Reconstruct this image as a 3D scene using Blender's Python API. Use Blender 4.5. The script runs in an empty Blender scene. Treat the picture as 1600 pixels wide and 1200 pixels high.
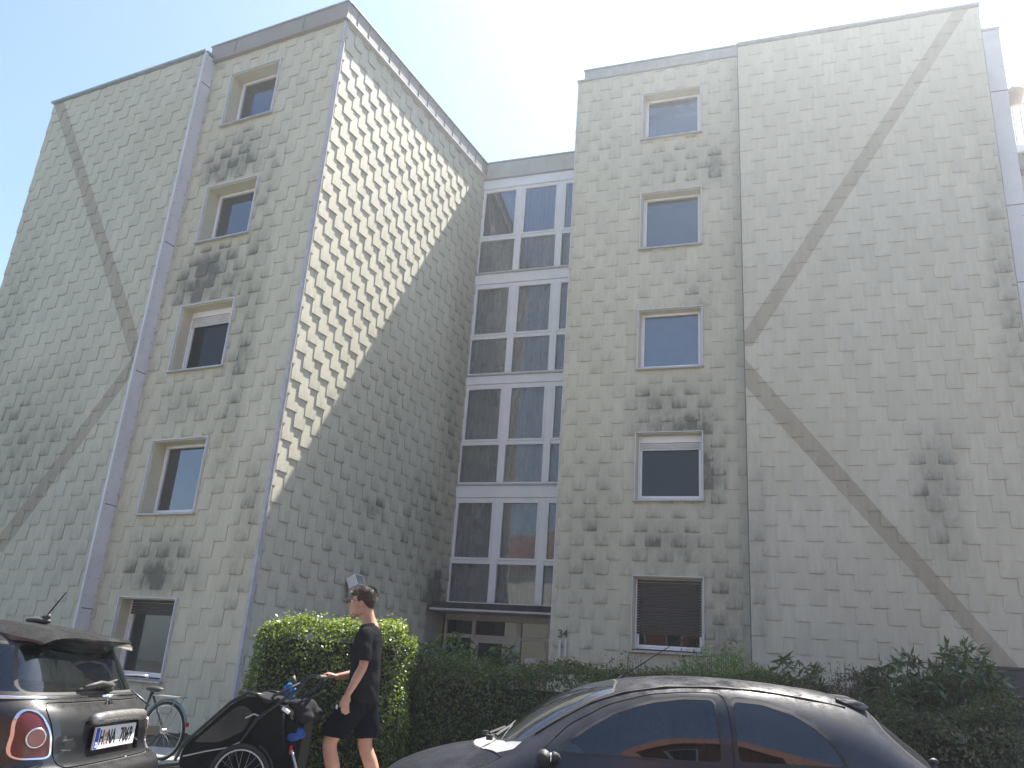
import bpy, bmesh, math, random
import numpy as np
from math import sin, cos, radians, pi, sqrt, atan2, hypot
from mathutils import Vector, Matrix
random.seed(7); RNG = np.random.default_rng(7)
SC = bpy.context.scene
COL = SC.collection

# ---------------------------------------------------------------- camera
CAM_H = 1.27; PITCH = radians(19.13); ROLL = radians(4.15)
cam_d = bpy.data.cameras.new('camera'); cam = bpy.data.objects.new('camera', cam_d); COL.objects.link(cam)
cam_d.sensor_fit = 'HORIZONTAL'; cam_d.sensor_width = 36.0; cam_d.lens = 36.0*1319/1600
cam_d.clip_start = 0.1; cam_d.clip_end = 2000
cam.matrix_world = Matrix.Translation((0, 0, CAM_H)) @ Matrix.Rotation(pi/2+PITCH, 4, 'X') @ Matrix.Rotation(ROLL, 4, 'Z')
SC.camera = cam

# ---------------------------------------------------------------- sun, sky, exposure
SUN_AZ = radians(39.2); SUN_EL = radians(59.1)
world = bpy.data.worlds.new('World'); SC.world = world; world.use_nodes = True
wn = world.node_tree; wn.nodes.clear()
wo = wn.nodes.new('ShaderNodeOutputWorld'); wb = wn.nodes.new('ShaderNodeBackground'); ws = wn.nodes.new('ShaderNodeTexSky')
ws.sky_type = 'NISHITA'; ws.sun_disc = False; ws.sun_elevation = SUN_EL; ws.sun_rotation = SUN_AZ
ws.altitude = 60; ws.air_density = 1.0; ws.dust_density = 1.2; ws.ozone_density = 1.6
wb.inputs['Strength'].default_value = 0.082
wn.links.new(ws.outputs[0], wb.inputs[0]); wn.links.new(wb.outputs[0], wo.inputs[0])
sun_d = bpy.data.lights.new('sun', 'SUN'); sun = bpy.data.objects.new('sun', sun_d); COL.objects.link(sun)
sun_d.energy = 5.0; sun_d.angle = radians(0.53); sun_d.color = (1.0, 0.95, 0.87)
sd = Vector((sin(SUN_AZ)*cos(SUN_EL), cos(SUN_AZ)*cos(SUN_EL), sin(SUN_EL)))
sun.rotation_euler = sd.to_track_quat('Z', 'Y').to_euler(); sun.location = (8, -4, 22)
SC.view_settings.view_transform = 'Standard'; SC.view_settings.look = 'None'
SC.view_settings.gamma = 1; SC.view_settings.use_curve_mapping = False
SC.view_settings.exposure = 1.85
SC.render.engine = 'CYCLES'
SC.cycles.max_bounces = 8; SC.cycles.transparent_max_bounces = 12

# ---------------------------------------------------------------- materials
class NT:
    def __init__(s, name):
        s.m = bpy.data.materials.new(name); s.m.use_nodes = True
        s.t = s.m.node_tree; s.t.nodes.clear()
        s.out = s.t.nodes.new('ShaderNodeOutputMaterial')
    def n(s, kind, _p=None, **inp):
        x = s.t.nodes.new('ShaderNode'+kind)
        for k, v in (_p or {}).items(): setattr(x, k, v)
        for k, v in inp.items():
            k2 = int(k[1:]) if k[0] == '_' and k[1:].isdigit() else k.replace('_', ' ')
            s.set(x, k2, v)
        return x
    def set(s, x, k, v):
        i = x.inputs[k]
        if isinstance(v, bpy.types.NodeSocket): s.t.links.new(v, i)
        elif isinstance(v, bpy.types.Node): s.t.links.new(v.outputs[0], i)
        else:
            if isinstance(v, (tuple, list)) and len(v) == 3 and i.type == 'RGBA': v = (*v, 1)
            i.default_value = v
    def math(s, op, a, b=0.0, c=0.0, clamp=False):
        x = s.n('Math', dict(operation=op, use_clamp=clamp)); s.set(x, 0, a); s.set(x, 1, b); s.set(x, 2, c); return x.outputs[0]
    def mix(s, f, a, b, mode='MIX'):
        x = s.n('Mix', dict(data_type='RGBA', blend_type=mode))
        s.set(x, 0, f); s.set(x, 6, a); s.set(x, 7, b); return x.outputs[2]
    def ramp(s, f, stops):
        x = s.n('ValToRGB'); s.set(x, 0, f); e = x.color_ramp.elements
        while len(e) < len(stops): e.new(0.5)
        for i, (p, c) in enumerate(stops):
            e[i].position = p; e[i].color = (*c, 1) if isinstance(c, (tuple, list)) else (c, c, c, 1)
        return x.outputs[0]
    def noise(s, scale, vec=None, detail=3, rough=0.5, w=None):
        x = s.n('TexNoise', dict(noise_dimensions='3D'), Scale=scale, Detail=detail, Roughness=rough)
        if vec is not None: s.set(x, 'Vector', vec)
        return x.outputs[0]
    def geo(s, o='Position'): return s.n('NewGeometry').outputs[o]
    def tc(s, o='Object'): return s.n('TexCoord').outputs[o]
    def mapping(s, vec, scale=(1, 1, 1), rot=(0, 0, 0), loc=(0, 0, 0)):
        x = s.n('Mapping'); s.set(x, 0, vec); x.inputs[1].default_value = loc; x.inputs[2].default_value = rot; x.inputs[3].default_value = scale
        return x.outputs[0]
    def bump(s, h, strength=0.3, dist=0.01):
        x = s.n('Bump', Strength=strength, Distance=dist); s.set(x, 'Height', h); return x.outputs[0]
    def principled(s, color, rough=0.6, metal=0.0, spec=0.5, normal=None, **kw):
        x = s.n('BsdfPrincipled'); s.set(x, 'Base Color', color); s.set(x, 'Roughness', rough); s.set(x, 'Metallic', metal)
        s.set(x, 'Specular IOR Level', spec)
        if normal is not None: s.set(x, 'Normal', normal)
        for k, v in kw.items(): s.set(x, k.replace('_', ' '), v)
        return x
    def done(s, sh):
        s.t.links.new(sh.outputs[0] if isinstance(sh, bpy.types.Node) else sh, s.out.inputs[0]); return s.m

MATS = {}
def plain(name, color, rough=0.6, metal=0.0, spec=0.5, vary=0.12, scale=6.0, bump=0.0, bscale=60., **kw):
    """surface with a little uneven tone, grime and fine relief"""
    if name in MATS: return MATS[name]
    g = NT(name); v = g.tc()
    n1 = g.noise(scale, v, 4, 0.6); f = g.ramp(n1, [(0.3, 0.0), (0.7, 1.0)])
    dark = tuple(c*(1-vary) for c in color); lite = tuple(min(1, c*(1+vary)) for c in color)
    c = g.mix(f, dark, lite)
    r = g.math('MULTIPLY_ADD', g.noise(scale*3, v, 3), 0.2, rough-0.1, clamp=True)
    nm = g.bump(g.noise(bscale, v, 3), bump, 0.004) if bump else None
    MATS[name] = g.done(g.principled(c, r, metal, spec, nm, **kw)); return MATS[name]

def glass_mat(name, tint=(0.55, 0.6, 0.6), rough=0.01, dirt=0.06, refl=1.0):
    """window glass: fresnel mirror over a tinted clear pane with a film of dust"""
    if name in MATS: return MATS[name]
    g = NT(name); v = g.tc()
    fr = g.n('Fresnel', IOR=1.6).outputs[0]
    fr = g.math('MULTIPLY_ADD', fr, 1.5*refl, 0.02, clamp=True)
    wob = g.bump(g.noise(1.3, v, 2), 0.06, 0.05)
    gl = g.n('BsdfGlossy', Color=(0.92, 0.95, 1.0), Roughness=rough, Normal=wob)
    tr = g.n('BsdfTransparent', Color=tint)
    di = g.n('BsdfDiffuse', Color=(0.42, 0.42, 0.40))
    d = g.math('MULTIPLY', g.ramp(g.noise(4, v, 4), [(0.35, 0.25), (0.75, 1.0)]), dirt)
    a = g.n('MixShader'); g.set(a, 0, d); g.set(a, 1, tr); g.set(a, 2, di)
    b = g.n('MixShader'); g.set(b, 0, fr); g.set(b, 1, a); g.set(b, 2, gl)
    MATS[name] = g.done(b); return MATS[name]

# ---------------------------------------------------------------- mesh helpers
class MB:
    def __init__(s): s.v = []; s.f = []; s.uv = []; s.mi = []
    def add(s, vs, fs, mi=0, uvs=None):
        b = len(s.v); s.v.extend(tuple(map(float, p)) for p in vs)
        for k, f in enumerate(fs):
            s.f.append(tuple(b+i for i in f)); s.mi.append(mi)
            s.uv.append(uvs[k] if uvs else None)
    def box(s, lo, hi, M=None, mi=0):
        x0, y0, z0 = lo; x1, y1, z1 = hi
        vs = [Vector(p) for p in ((x0,y0,z0),(x1,y0,z0),(x1,y1,z0),(x0,y1,z0),(x0,y0,z1),(x1,y0,z1),(x1,y1,z1),(x0,y1,z1))]
        if M is not None: vs = [M @ p for p in vs]
        s.add(vs, [(0,3,2,1),(4,5,6,7),(0,1,5,4),(1,2,6,5),(2,3,7,6),(3,0,4,7)], mi)
    def tube(s, pts, r, seg=10, mi=0, caps=True):
        pts = [Vector(p) for p in pts]; n = len(pts)
        rs = r if isinstance(r, (list, tuple)) else [r]*n
        up = None; rings = []
        for i, p in enumerate(pts):
            t = (pts[min(i+1, n-1)]-pts[max(i-1, 0)]).normalized()
            if up is None: up = Vector((0, 0, 1)) if abs(t.z) < 0.9 else Vector((1, 0, 0))
            a = t.cross(up).normalized(); b = a.cross(t).normalized(); up = b
            rings.append([p+(a*cos(2*pi*k/seg)+b*sin(2*pi*k/seg))*rs[i] for k in range(seg)])
        vs = [q for R in rings for q in R]; fs = []
        for i in range(n-1):
            for k in range(seg):
                k2 = (k+1) % seg; fs.append((i*seg+k, i*seg+k2, (i+1)*seg+k2, (i+1)*seg+k))
        if caps: fs.append(tuple(range(seg-1, -1, -1))); fs.append(tuple((n-1)*seg+k for k in range(seg)))
        s.add(vs, fs, mi)
    def torus(s, c, axis, R, r, seg=40, rs=8, mi=0, sx=1.0):
        c = Vector(c); ax = Vector(axis).normalized(); a = ax.orthogonal().normalized(); b = ax.cross(a)
        vs = []; fs = []
        for i in range(seg):
            t = 2*pi*i/seg; d = a*cos(t)+b*sin(t)
            for j in range(rs):
                q = 2*pi*j/rs; vs.append(c+d*(R+r*cos(q))+ax*(r*sx*sin(q)))
        for i in range(seg):
            for j in range(rs):
                fs.append((i*rs+j, ((i+1)%seg)*rs+j, ((i+1)%seg)*rs+(j+1)%rs, i*rs+(j+1)%rs))
        s.add(vs, fs, mi)
    def disc(s, c, axis, R, th, seg=28, mi=0):
        c = Vector(c); ax = Vector(axis).normalized()
        s.tube([c-ax*th/2, c+ax*th/2], R, seg, mi)
    def ell(s, c, r, seg=16, rings=10, M=None, mi=0):
        vs = []; fs = []
        for i in range(rings+1):
            ph = pi*i/rings
            for k in range(seg):
                t = 2*pi*k/seg; p = Vector((r[0]*sin(ph)*cos(t), r[1]*sin(ph)*sin(t), r[2]*cos(ph)))
                if M is not None: p = M @ p
                vs.append(p+Vector(c))
        for i in range(rings):
            for k in range(seg):
                k2 = (k+1)%seg; fs.append((i*seg+k, (i+1)*seg+k, (i+1)*seg+k2, i*seg+k2))
        s.add(vs, fs, mi)
    def poly_prism(s, poly, d, mi=0):
        """poly: list of 3D points (flat); extruded by vector d"""
        n = len(poly); d = Vector(d); P = [Vector(p) for p in poly]
        s.add(P+[p+d for p in P], [tuple(range(n)), tuple(range(2*n-1, n-1, -1))]+[(i, (i+1)%n, n+(i+1)%n, n+i) for i in range(n)], mi)
    def mesh(s, name, mats, smooth=False):
        me = bpy.data.meshes.new(name); me.from_pydata(s.v, [], s.f)
        for m in (mats if isinstance(mats, (list, tuple)) else [mats]): me.materials.append(m)
        if any(s.mi): me.polygons.foreach_set('material_index', s.mi)
        if any(u is not None for u in s.uv):
            l = me.uv_layers.new(name='UVMap'); dat = []
            for f, u in zip(s.f, s.uv): dat.extend(u if u else [(0.5, 0.5)]*len(f))
            l.data.foreach_set('uv', np.array(dat, 'f').ravel())
        me.validate(); me.update()
        if smooth: me.shade_smooth()
        return me
    def build(s, name, mats, parent=None, smooth=False, fix=False, bevel=0):
        me = s.mesh(name, mats, smooth)
        if fix:
            bm = bmesh.new(); bm.from_mesh(me); bmesh.ops.recalc_face_normals(bm, faces=bm.faces)
            if bevel:
                es = [e for e in bm.edges if len(e.link_faces) == 2 and e.calc_face_angle(0) > 0.6]
                bmesh.ops.bevel(bm, geom=es, offset=bevel, segments=2, affect='EDGES', profile=0.6)
            bm.to_mesh(me); bm.free()
        return link(name, me, parent)

def link(name, data, parent=None, loc=None):
    o = bpy.data.objects.new(name, data); COL.objects.link(o)
    if parent is not None: o.parent = parent
    if loc is not None: o.location = loc
    return o
def tag(o, label=None, cat=None, group=None, kind=None):
    if label: o['label'] = label
    if cat: o['category'] = cat
    if group: o['group'] = group
    if kind: o['kind'] = kind
    return o
def thing(name, label, cat, loc=(0, 0, 0), rz=0.0, group=None, parent_mesh=None):
    o = link(name, None, None, loc); o.rotation_euler = (0, 0, rz); o.empty_display_size = 0.2
    return tag(o, label, cat, group)
def autosmooth(o, ang=40):
    me = o.data; bm = bmesh.new(); bm.from_mesh(me); a = radians(ang)
    for f in bm.faces: f.smooth = True
    for e in bm.edges: e.smooth = not (len(e.link_faces) == 2 and e.calc_face_angle(0) > a)
    bm.to_mesh(me); bm.free(); return o

def text_mesh(name, txt, size, mat, M, parent, depth=0.002, sx=1.0, align='CENTER'):
    cu = bpy.data.curves.new(name, 'FONT'); cu.body = txt; cu.size = size; cu.align_x = align; cu.align_y = 'CENTER'
    cu.extrude = depth; cu.resolution_u = 3; cu.offset = size*0.012
    tmp = bpy.data.objects.new(name+'_tmp', cu); COL.objects.link(tmp)
    bpy.context.view_layer.update()
    me = bpy.data.meshes.new_from_object(tmp.evaluated_get(bpy.context.evaluated_depsgraph_get()))
    bpy.data.objects.remove(tmp); bpy.data.curves.remove(cu)
    me.transform(Matrix.Diagonal((sx, 1, 1, 1))); me.transform(M)
    me.materials.clear(); me.materials.append(mat); me.name = name
    return link(name, me, parent)
# ================================================================ the apartment building
A0 = (-3.9474, 14.0622); R00 = (1.0862, 16.797); I00 = (-1.1272, 19.5496)
class Wall:
    """a vertical wall plane: s along it, z up, o outwards"""
    def __init__(w, O, az, nout, off=0.0):
        w.d = Vector((sin(radians(az)), cos(radians(az)), 0)); n = Vector((w.d.y, -w.d.x, 0))
        w.n = n if n.dot(Vector((nout[0], nout[1], 0))) > 0 else -n
        w.O = Vector((O[0], O[1], 0))+w.n*off
        w.flip = w.d.cross(w.n).z > 0      # x=s, y=o, z must be right handed
    def p(w, s, z, o=0.0): return w.O+w.d*s+w.n*o+Vector((0, 0, z))
    def box(w, mb, s0, s1, z0, z1, o0, o1, mi=0):
        vs = [w.p(s, z, o) for (s, o, z) in ((s0,o0,z0),(s1,o0,z0),(s1,o1,z0),(s0,o1,z0),(s0,o0,z1),(s1,o0,z1),(s1,o1,z1),(s0,o1,z1))]
        fs = [(0,3,2,1),(4,5,6,7),(0,1,5,4),(1,2,6,5),(2,3,7,6),(3,0,4,7)]
        if not w.flip: fs = [tuple(reversed(f)) for f in fs]
        mb.add(vs, fs, mi)
    def rz(w):  # rotation about z that turns local -Y to the outward normal
        return atan2(w.n.y, w.n.x)+pi/2
S1 = 3.71
RW = Wall(R00, 110, (-.342, -.94)); RP = Wall(R00, 110, (-.342, -.94), 0.27)
LW = Wall(A0, -63, (-.454, -.891)); LP = Wall(A0, -63, (-.454, -.891), 0.27)
SWL = Wall(A0, 27.2, (.889, -.457)); ST = Wall(I00, 110, (-.342, -.94))

def tile_mat(name, w, bands, zones, tone, lipd=0.8):
    """fibre cement shingle: cream grey, weather streaks, algae at some lips; painted diagonal bands in world space"""
    g = NT(name); pos = g.geo()
    rnd = g.math('FRACT', g.math('ADD', g.n('NewGeometry').outputs['Random Per Island'], g.n('ObjectInfo').outputs['Random']))
    dv = g.n('VectorMath', dict(operation='DOT_PRODUCT'), _0=pos, _1=tuple(w.d)).outputs['Value']
    s = g.math('SUBTRACT', dv, w.O.dot(w.d)); z = g.n('SeparateXYZ', _0=pos).outputs[2]
    c0 = g.mix(rnd, tuple(t*0.93 for t in tone), tuple(t*1.05 for t in tone))
    big = g.ramp(g.noise(0.35, pos, 4, 0.55), [(0.35, 0.0), (0.7, 1.0)])
    c0 = g.mix(g.math('MULTIPLY', big, 0.35), c0, (tone[0]*0.96, tone[1]*0.93, tone[2]*0.80))
    # fine vertical rain streaks
    st = g.noise(5.0, g.mapping(pos, (3.2, 3.2, 0.35)), 4, 0.65)
    c0 = g.mix(g.ramp(st, [(0.30, 0.26), (0.62, 0.0)]), c0, tuple(t*0.62 for t in tone))
    # dirt: light everywhere, heavy in the zones below windows and near the lips
    uv = g.n('UVMap', dict(uv_map='UVMap')).outputs[0]; v = g.n('SeparateXYZ', _0=uv).outputs[1]
    lip = g.ramp(v, [(0.0, 1.0), (0.10, 0.55), (0.42, 0.0)])
    n2 = g.noise(7.0, g.mapping(pos, (1.4, 1.4, 0.6)), 5, 0.7); n3 = g.noise(0.9, pos, 3, 0.6)
    zone = None
    for (sa, sb, za, zb, k) in zones:
        cs, hs, cz, hz = (sa+sb)/2, (sb-sa)/2, (za+zb)/2, (zb-za)/2
        fx = g.math('SUBTRACT', 1.0, g.math('POWER', g.math('ABSOLUTE', g.math('DIVIDE', g.math('SUBTRACT', s, cs), hs)), 1.6), clamp=True)
        fz = g.math('SUBTRACT', 1.0, g.math('POWER', g.math('ABSOLUTE', g.math('DIVIDE', g.math('SUBTRACT', z, cz), hz)), 1.6), clamp=True)
        f = g.math('MULTIPLY', g.math('MULTIPLY', fx, fz), k)
        zone = f if zone is None else g.math('MAXIMUM', zone, f)
    thin = g.math('MULTIPLY', g.ramp(n3, [(0.36, 0.28), (0.64, 1.0)]), lip)
    amount = g.math('MULTIPLY', g.math('MULTIPLY', thin, lipd), g.ramp(n2, [(0.38, 0.0), (0.62, 0.75)]))
    pick = g.math('MULTIPLY', g.math('GREATER_THAN', rnd, 0.62), 0.5)
    if zone is not None:
        zone = g.math('MULTIPLY', zone, g.ramp(g.noise(1.6, pos, 4, 0.6), [(0.32, 0.8), (0.60, 1.9)]))
        zl = g.math('MULTIPLY', zone, g.math('MULTIPLY_ADD', lip, 0.55, 0.55))
        zl = g.math('MULTIPLY', zl, g.math('ADD', g.ramp(n2, [(0.26, 0.35), (0.58, 1.0)]), pick))
        amount = g.math('ADD', amount, zl, clamp=True)
    c0 = g.mix(g.math('MULTIPLY', amount, 0.86, clamp=True), c0, (0.070, 0.072, 0.055))
    for (p1, p2, q1, q2) in bands:   # two edge lines; between them the painted band
        def side(a, b):
            (s1, z1), (s2, z2) = a, b; A, B = z2-z1, -(s2-s1); L = hypot(A, B); A /= L; B /= L; C = -(A*s1+B*z1)
            return g.math('ADD', g.math('MULTIPLY_ADD', s, A, C), g.math('MULTIPLY', z, B)), A, B, C
        e1, A1, B1, C1 = side(p1, p2); e2, A2, B2, C2 = side(q1, q2)
        mid = ((p1[0]+p2[0]+q1[0]+q2[0])/4, (p1[1]+p2[1]+q1[1]+q2[1])/4)
        k1 = 1 if A1*mid[0]+B1*mid[1]+C1 > 0 else -1; k2 = 1 if A2*mid[0]+B2*mid[1]+C2 > 0 else -1
        m1 = g.math('MULTIPLY', e1, 60.0*k1, clamp=True); m2 = g.math('MULTIPLY', e2, 60.0*k2, clamp=True)
        zr = (min(p1[1], p2[1])-0.3, max(p1[1], p2[1])+0.3)
        m3 = g.math('MULTIPLY', g.math('GREATER_THAN', z, zr[0]), g.math('LESS_THAN', z, zr[1]))
        f = g.math('MULTIPLY', g.math('MULTIPLY', m1, m2), m3)
        c0 = g.mix(g.math('MULTIPLY', f, 0.97), c0, (0.72, 0.68, 0.65), 'MULTIPLY')
    grain = g.noise(28, g.mapping(pos, (4, 4, 0.6)), 3, 0.6)
    nm = g.bump(grain, 0.35, 0.003)
    r = g.math('MULTIPLY_ADD', n2, 0.2, 0.62)
    MATS[name] = g.done(g.principled(c0, r, 0, 0.35, nm)); return MATS[name]

TONE = (0.54, 0.51, 0.395)
ZR = [(1.3, 3.4, 5.9, 6.5, 1.0), (2.6, 3.4, 4.2, 6.4, .7), (2.7, 3.5, 11.4, 13.0, .6), (1.0, 3.6, 3.0, 4.5, .35), (1.2, 3.2, 3.05, 4.6, 0.5), (1.2, 3.3, 5.9, 7.3, 0.55), (2.2, 3.4, 4.6, 7.4, 0.6), (2.3, 3.3, 8.0, 9.6, 0.25), (1.3, 3.3, 11.6, 12.9, 0.28), (2.3, 3.2, 11.5, 13.2, 0.45),
      (0.0, 1.4, 2.0, 6.0, 0.28), (2.7, 3.7, 1.2, 4.0, 0.40), (-.5, 3.8, 0, 2.0, 0.2)]
ZP = [(6.4, 7.4, 3.3, 6.2, 0.55), (8.0, 8.7, 5.0, 13.0, 0.38), (3.7, 4.1, 1, 6, 0.3)]
ZL = [(1.4, 3.4, 10.4, 11.4, 0.9), (1.3, 3.5, 7.6, 8.8, 1.0), (0.8, 1.5, 3, 10, 0.45), (1.0, 3.3, 2.1, 3.0, 0.8), (1.3, 3.3, 10.45, 11.9, 0.5), (1.5, 3.4, 7.75, 9.1, 1.0), (0.9, 1.7, 5, 12, 0.35), (1.2, 3.1, 2.1, 3.5, 0.55), (1.4, 3.3, 5.0, 6.3, 0.3), (0, .7, 1.5, 5.0, .3)]
ZLP = [(4.5, 8.7, 3.0, 7.0, 0.38), (3.6, 5, 1.5, 5, 0.2), (7.2, 8.8, 5, 11, 0.2)]
ZS = [(5.0, 6.3, 2.3, 12, .35), (3.2, 6.4, 2.0, 6.0, 0.45), (4.9, 6.4, 2.3, 3.6, 1.0), (2.5, 3.6, 4.0, 4.6, .6), (0, 6.3, 0, 9, 0.22)]
M_RW = tile_mat('shingle_cement_window_wall', RW, [], ZR, TONE)
M_RP = tile_mat('shingle_cement_right_gable', RP, [((8.02, 14.88), (3.71, 7.99), (8.29, 14.81), (3.75, 7.47)), ((3.72, 7.45), (7.79, 1.98), (3.68, 6.90), (7.52, 1.90))], ZP, (0.53, 0.50, 0.40), 0.32)
M_LW = tile_mat('shingle_cement_left_wall', LW, [], ZL, TONE)
M_LP = tile_mat('shingle_cement_left_gable', LP, [((8.66, 13.85), (3.76, 6.60), (8.20, 13.72), (3.44, 6.72)), ((3.86, 6.45), (6.34, 3.17), (3.60, 6.28), (6.15, 2.76))], ZLP, (0.50, 0.48, 0.38), 0.6)
M_SW = tile_mat('shingle_cement_side_wall', SWL, [], ZS, (0.54, 0.515, 0.41))
M_render = plain('cream_reveal_render', (0.52, 0.49, 0.36), 0.8, vary=0.08, scale=2, bump=0.2)
M_core = plain('wall_backing_board', (0.22, 0.22, 0.19), 0.9)
M_white = plain('white_window_plastic', (0.78, 0.78, 0.78), 0.35, vary=0.05, scale=3)
M_trim = plain('pale_grey_metal_trim', (0.58, 0.57, 0.60), 0.45, 0.0, vary=0.08, scale=2, bump=0.05)
M_fascia = plain('taupe_fascia_sheet', (0.25, 0.225, 0.20), 0.6, vary=0.12, scale=1.2, bump=0.1)
M_coping = plain('zinc_coping', (0.30, 0.34, 0.34), 0.4, 0.4, vary=0.1)
M_sill = plain('aluminium_sill', (0.42, 0.40, 0.38), 0.45, 0.3, vary=0.15)
M_glass = glass_mat('flat_window_glass', (0.50, 0.54, 0.56), refl=1.5)
M_glass_d = glass_mat('flat_window_glass_grey', (0.66, 0.68, 0.68), dirt=0.42, refl=0.30)
M_glass_o = glass_mat('shaded_window_glass', (0.16, 0.165, 0.165), dirt=0.02, refl=0.12)  # dark tint stands in for the gloom of open or unlit rooms
M_room = plain('dim_room_interior', (0.06, 0.056, 0.052), 0.9)
M_dark = plain('dark_brown_shutter', (0.035, 0.026, 0.022), 0.55, vary=0.25, scale=9)
M_curtain = plain('grey_net_curtain', (0.78, 0.76, 0.72), 0.9, vary=0.12, scale=8)
M_roof = plain('bitumen_roof', (0.08, 0.08, 0.08), 0.9)
M_black = plain('black_rubber', (0.015, 0.015, 0.016), 0.6, vary=0.2)
M_seam = plain('dark_sheet_seam', (0.12, 0.11, 0.11), 0.7)

BLD = thing('apartment_building', 'shingle-clad apartment building with two blocks, brown diagonal bands and a glazed stairwell behind the hedges', 'building', (0, 16, 0))
BLD.location = (0, 16, 0)
class PP:   # parts of the building are modelled in world space: undo the parent's shift
    pass
def bpart(name, mb, mats, parent=None, **kw):
    o = mb.build(name, mats, parent or BLD, **kw)
    if parent is None: o.matrix_parent_inverse = Matrix.Translation((0, -16, 0))
    return o
def wall_mesh(w, s0, s1, z0, z1, holes, th=0.30, o=-0.005, rev=0.2):
    """a wall slab with real openings"""
    mb = MB(); ss = sorted({s0, s1, *[h[0] for h in holes], *[h[1] for h in holes]}); zs = sorted({z0, z1, *[h[2] for h in holes], *[h[3] for h in holes]})
    for a, b in zip(ss, ss[1:]):
        run = None
        for c, d in list(zip(zs, zs[1:]))+[(None, None)]:
            solid = c is not None and not any(h[0] <= (a+b)/2 <= h[1] and h[2] <= (c+d)/2 <= h[3] for h in holes)
            if solid: run = (run[0], d) if run else (c, d)
            elif run: w.box(mb, a, b, run[0], run[1], o-th, o); run = None
    return mb

# ---- the tiles
E_, P_, TW, TL = 0.275, 0.497, 0.297, 0.600
LIP = 0.020
def tile_pieces(s0, s1, z0, z1, holes):
    """2-D pieces left of one tile after the wall's edge and openings are taken away"""
    rects = [(s0, s1, z0, z1)]
    for h in holes:
        out = []
        for r in rects:
            a, b, c, d = max(r[0], h[0]), min(r[1], h[1]), max(r[2], h[2]), min(r[3], h[3])
            if a >= b or c >= d: out.append(r); continue
            if r[0] < a: out.append((r[0], a, r[2], r[3]))
            if b < r[1]: out.append((b, r[1], r[2], r[3]))
            if r[2] < c: out.append((a, b, r[2], c))
            if d < r[3]: out.append((a, b, d, r[3]))
        rects = out
    return [r for r in rects if r[1]-r[0] > 0.012 and r[3]-r[2] > 0.03]
def outz(h): return 0.006+LIP*(1-h/TL)
def tile_geo(mb, w, s0, s1, z0, z1, zl, jit=0.0, M=None):
    o0, o1 = outz(z0-zl)+jit, outz(z1-zl)+jit; t = 0.010
    P = [(s0, z0, o0), (s1, z0, o0), (s1, z1, o1), (s0, z1, o1), (s0, z0, o0-t), (s1, z0, o0-t), (s1, z1, max(0.001, o1-t)), (s0, z1, max(0.001, o1-t))]
    vs = [w.p(s, z, o) for s, z, o in P] if w else [Vector((s, -o, z)) for s, z, o in P]
    fs = [(0, 1, 2, 3), (4, 5, 1, 0), (5, 6, 2, 1), (7, 4, 0, 3)]
    if w and not w.flip: pass
    elif w: fs = [tuple(reversed(f)) for f in fs]
    va, vb = (z0-zl)/TL, (z1-zl)/TL
    uvq = {0: (0, va), 1: (1, va), 2: (1, vb), 3: (0, vb), 4: (0, va), 5: (1, va), 6: (1, vb), 7: (0, vb)}
    mb.add(vs, fs, 0, [[uvq[i] for i in f] for f in fs])
FULL = []      # candidates for single shingles: (score, wall part, wall, s, z, material, jitter)
def clad(w, s0, s1, z0, z1, holes, mat, part, zref, sref):
    global LIP; LIP = 0.025 if w is SWL else 0.019
    k0 = int(math.floor((z0-zref)/E_))-1; k1 = int(math.ceil((z1-zref)/E_))+1; mb = MB()
    for k in range(k0, k1):
        zl = zref+k*E_; off = (k % 2)*P_/2
        for j in range(int((s0-sref)/P_)-2, int((s1-sref)/P_)+2):
            c = sref+j*P_+off; a, b = c-TW/2, c+TW/2
            if b <= s0 or a >= s1: continue
            rr = (max(a, s0), min(b, s1), max(zl, z0), min(zl+TL, z1))
            if rr[1]-rr[0] < 0.012 or rr[3]-rr[2] < 0.04: continue
            jit = random.uniform(-0.0025, 0.004); dz = random.uniform(-0.004, 0.004)
            ps = tile_pieces(*rr, holes)
            whole = len(ps) == 1 and abs(ps[0][1]-ps[0][0]-TW) < 1e-6 and abs(ps[0][3]-ps[0][2]-TL) < 1e-6
            if whole:
                q = w.p(c, zl+0.14, 0.03); r = q-Vector((0, 0, CAM_H))
                dep = r.y*cos(PITCH)+r.z*sin(PITCH); face = abs(r.normalized().dot(w.n))
                u = 1319*r.x/dep+800
                vis = 0 if (u < 10 or u > 1590 or (w is not SWL and zl < 1.3) or (w is SWL and zl < 1.7)) else 1
                FULL.append((vis*face/dep**2, part, w, c, zl+dz, mat, jit, mb))
            else:
                for p in ps: tile_geo(mb, w, p[0], p[1], p[2]+(dz if p[2] > z0 else 0), p[3], zl, jit)
    return (part, mb, mat)

RH = [(1.57, 2.87, a, b) for a, b in ((1.90, 3.24), (4.70, 6.05), (7.42, 8.73), (10.19, 11.56), (12.98, 14.20))]
LH = [(1.58, 2.93, a, b) for a, b in ((0.82, 2.13), (3.60, 4.96), (6.34, 7.70), (9.12, 10.40), (11.92, 13.26))]
cl = []
wr = bpart('wall', wall_mesh(RW, 0.0, S1, -0.1, 14.88, RH, th=0.34), M_core); cl.append(clad(RW, 0.0, S1, 0.25, 14.86, RH, M_RW, wr, 0.25-0.02, 0.19))
wg = bpart('wall', wall_mesh(RP, S1, 8.52, -0.1, 14.93, [], th=0.60), M_core); cl.append(clad(RP, S1+0.012, 8.50, 0.25, 14.90, [], M_RP, wg, 0.325, 4.10-2*P_))
wl = bpart('wall', wall_mesh(LW, 0.0, 3.60, -0.1, 13.80, LH, th=0.34), M_core); cl.append(clad(LW, 0.03, 3.60, 0.08, 13.76, LH, M_LW, wl, 0.08, 0.15))
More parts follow.
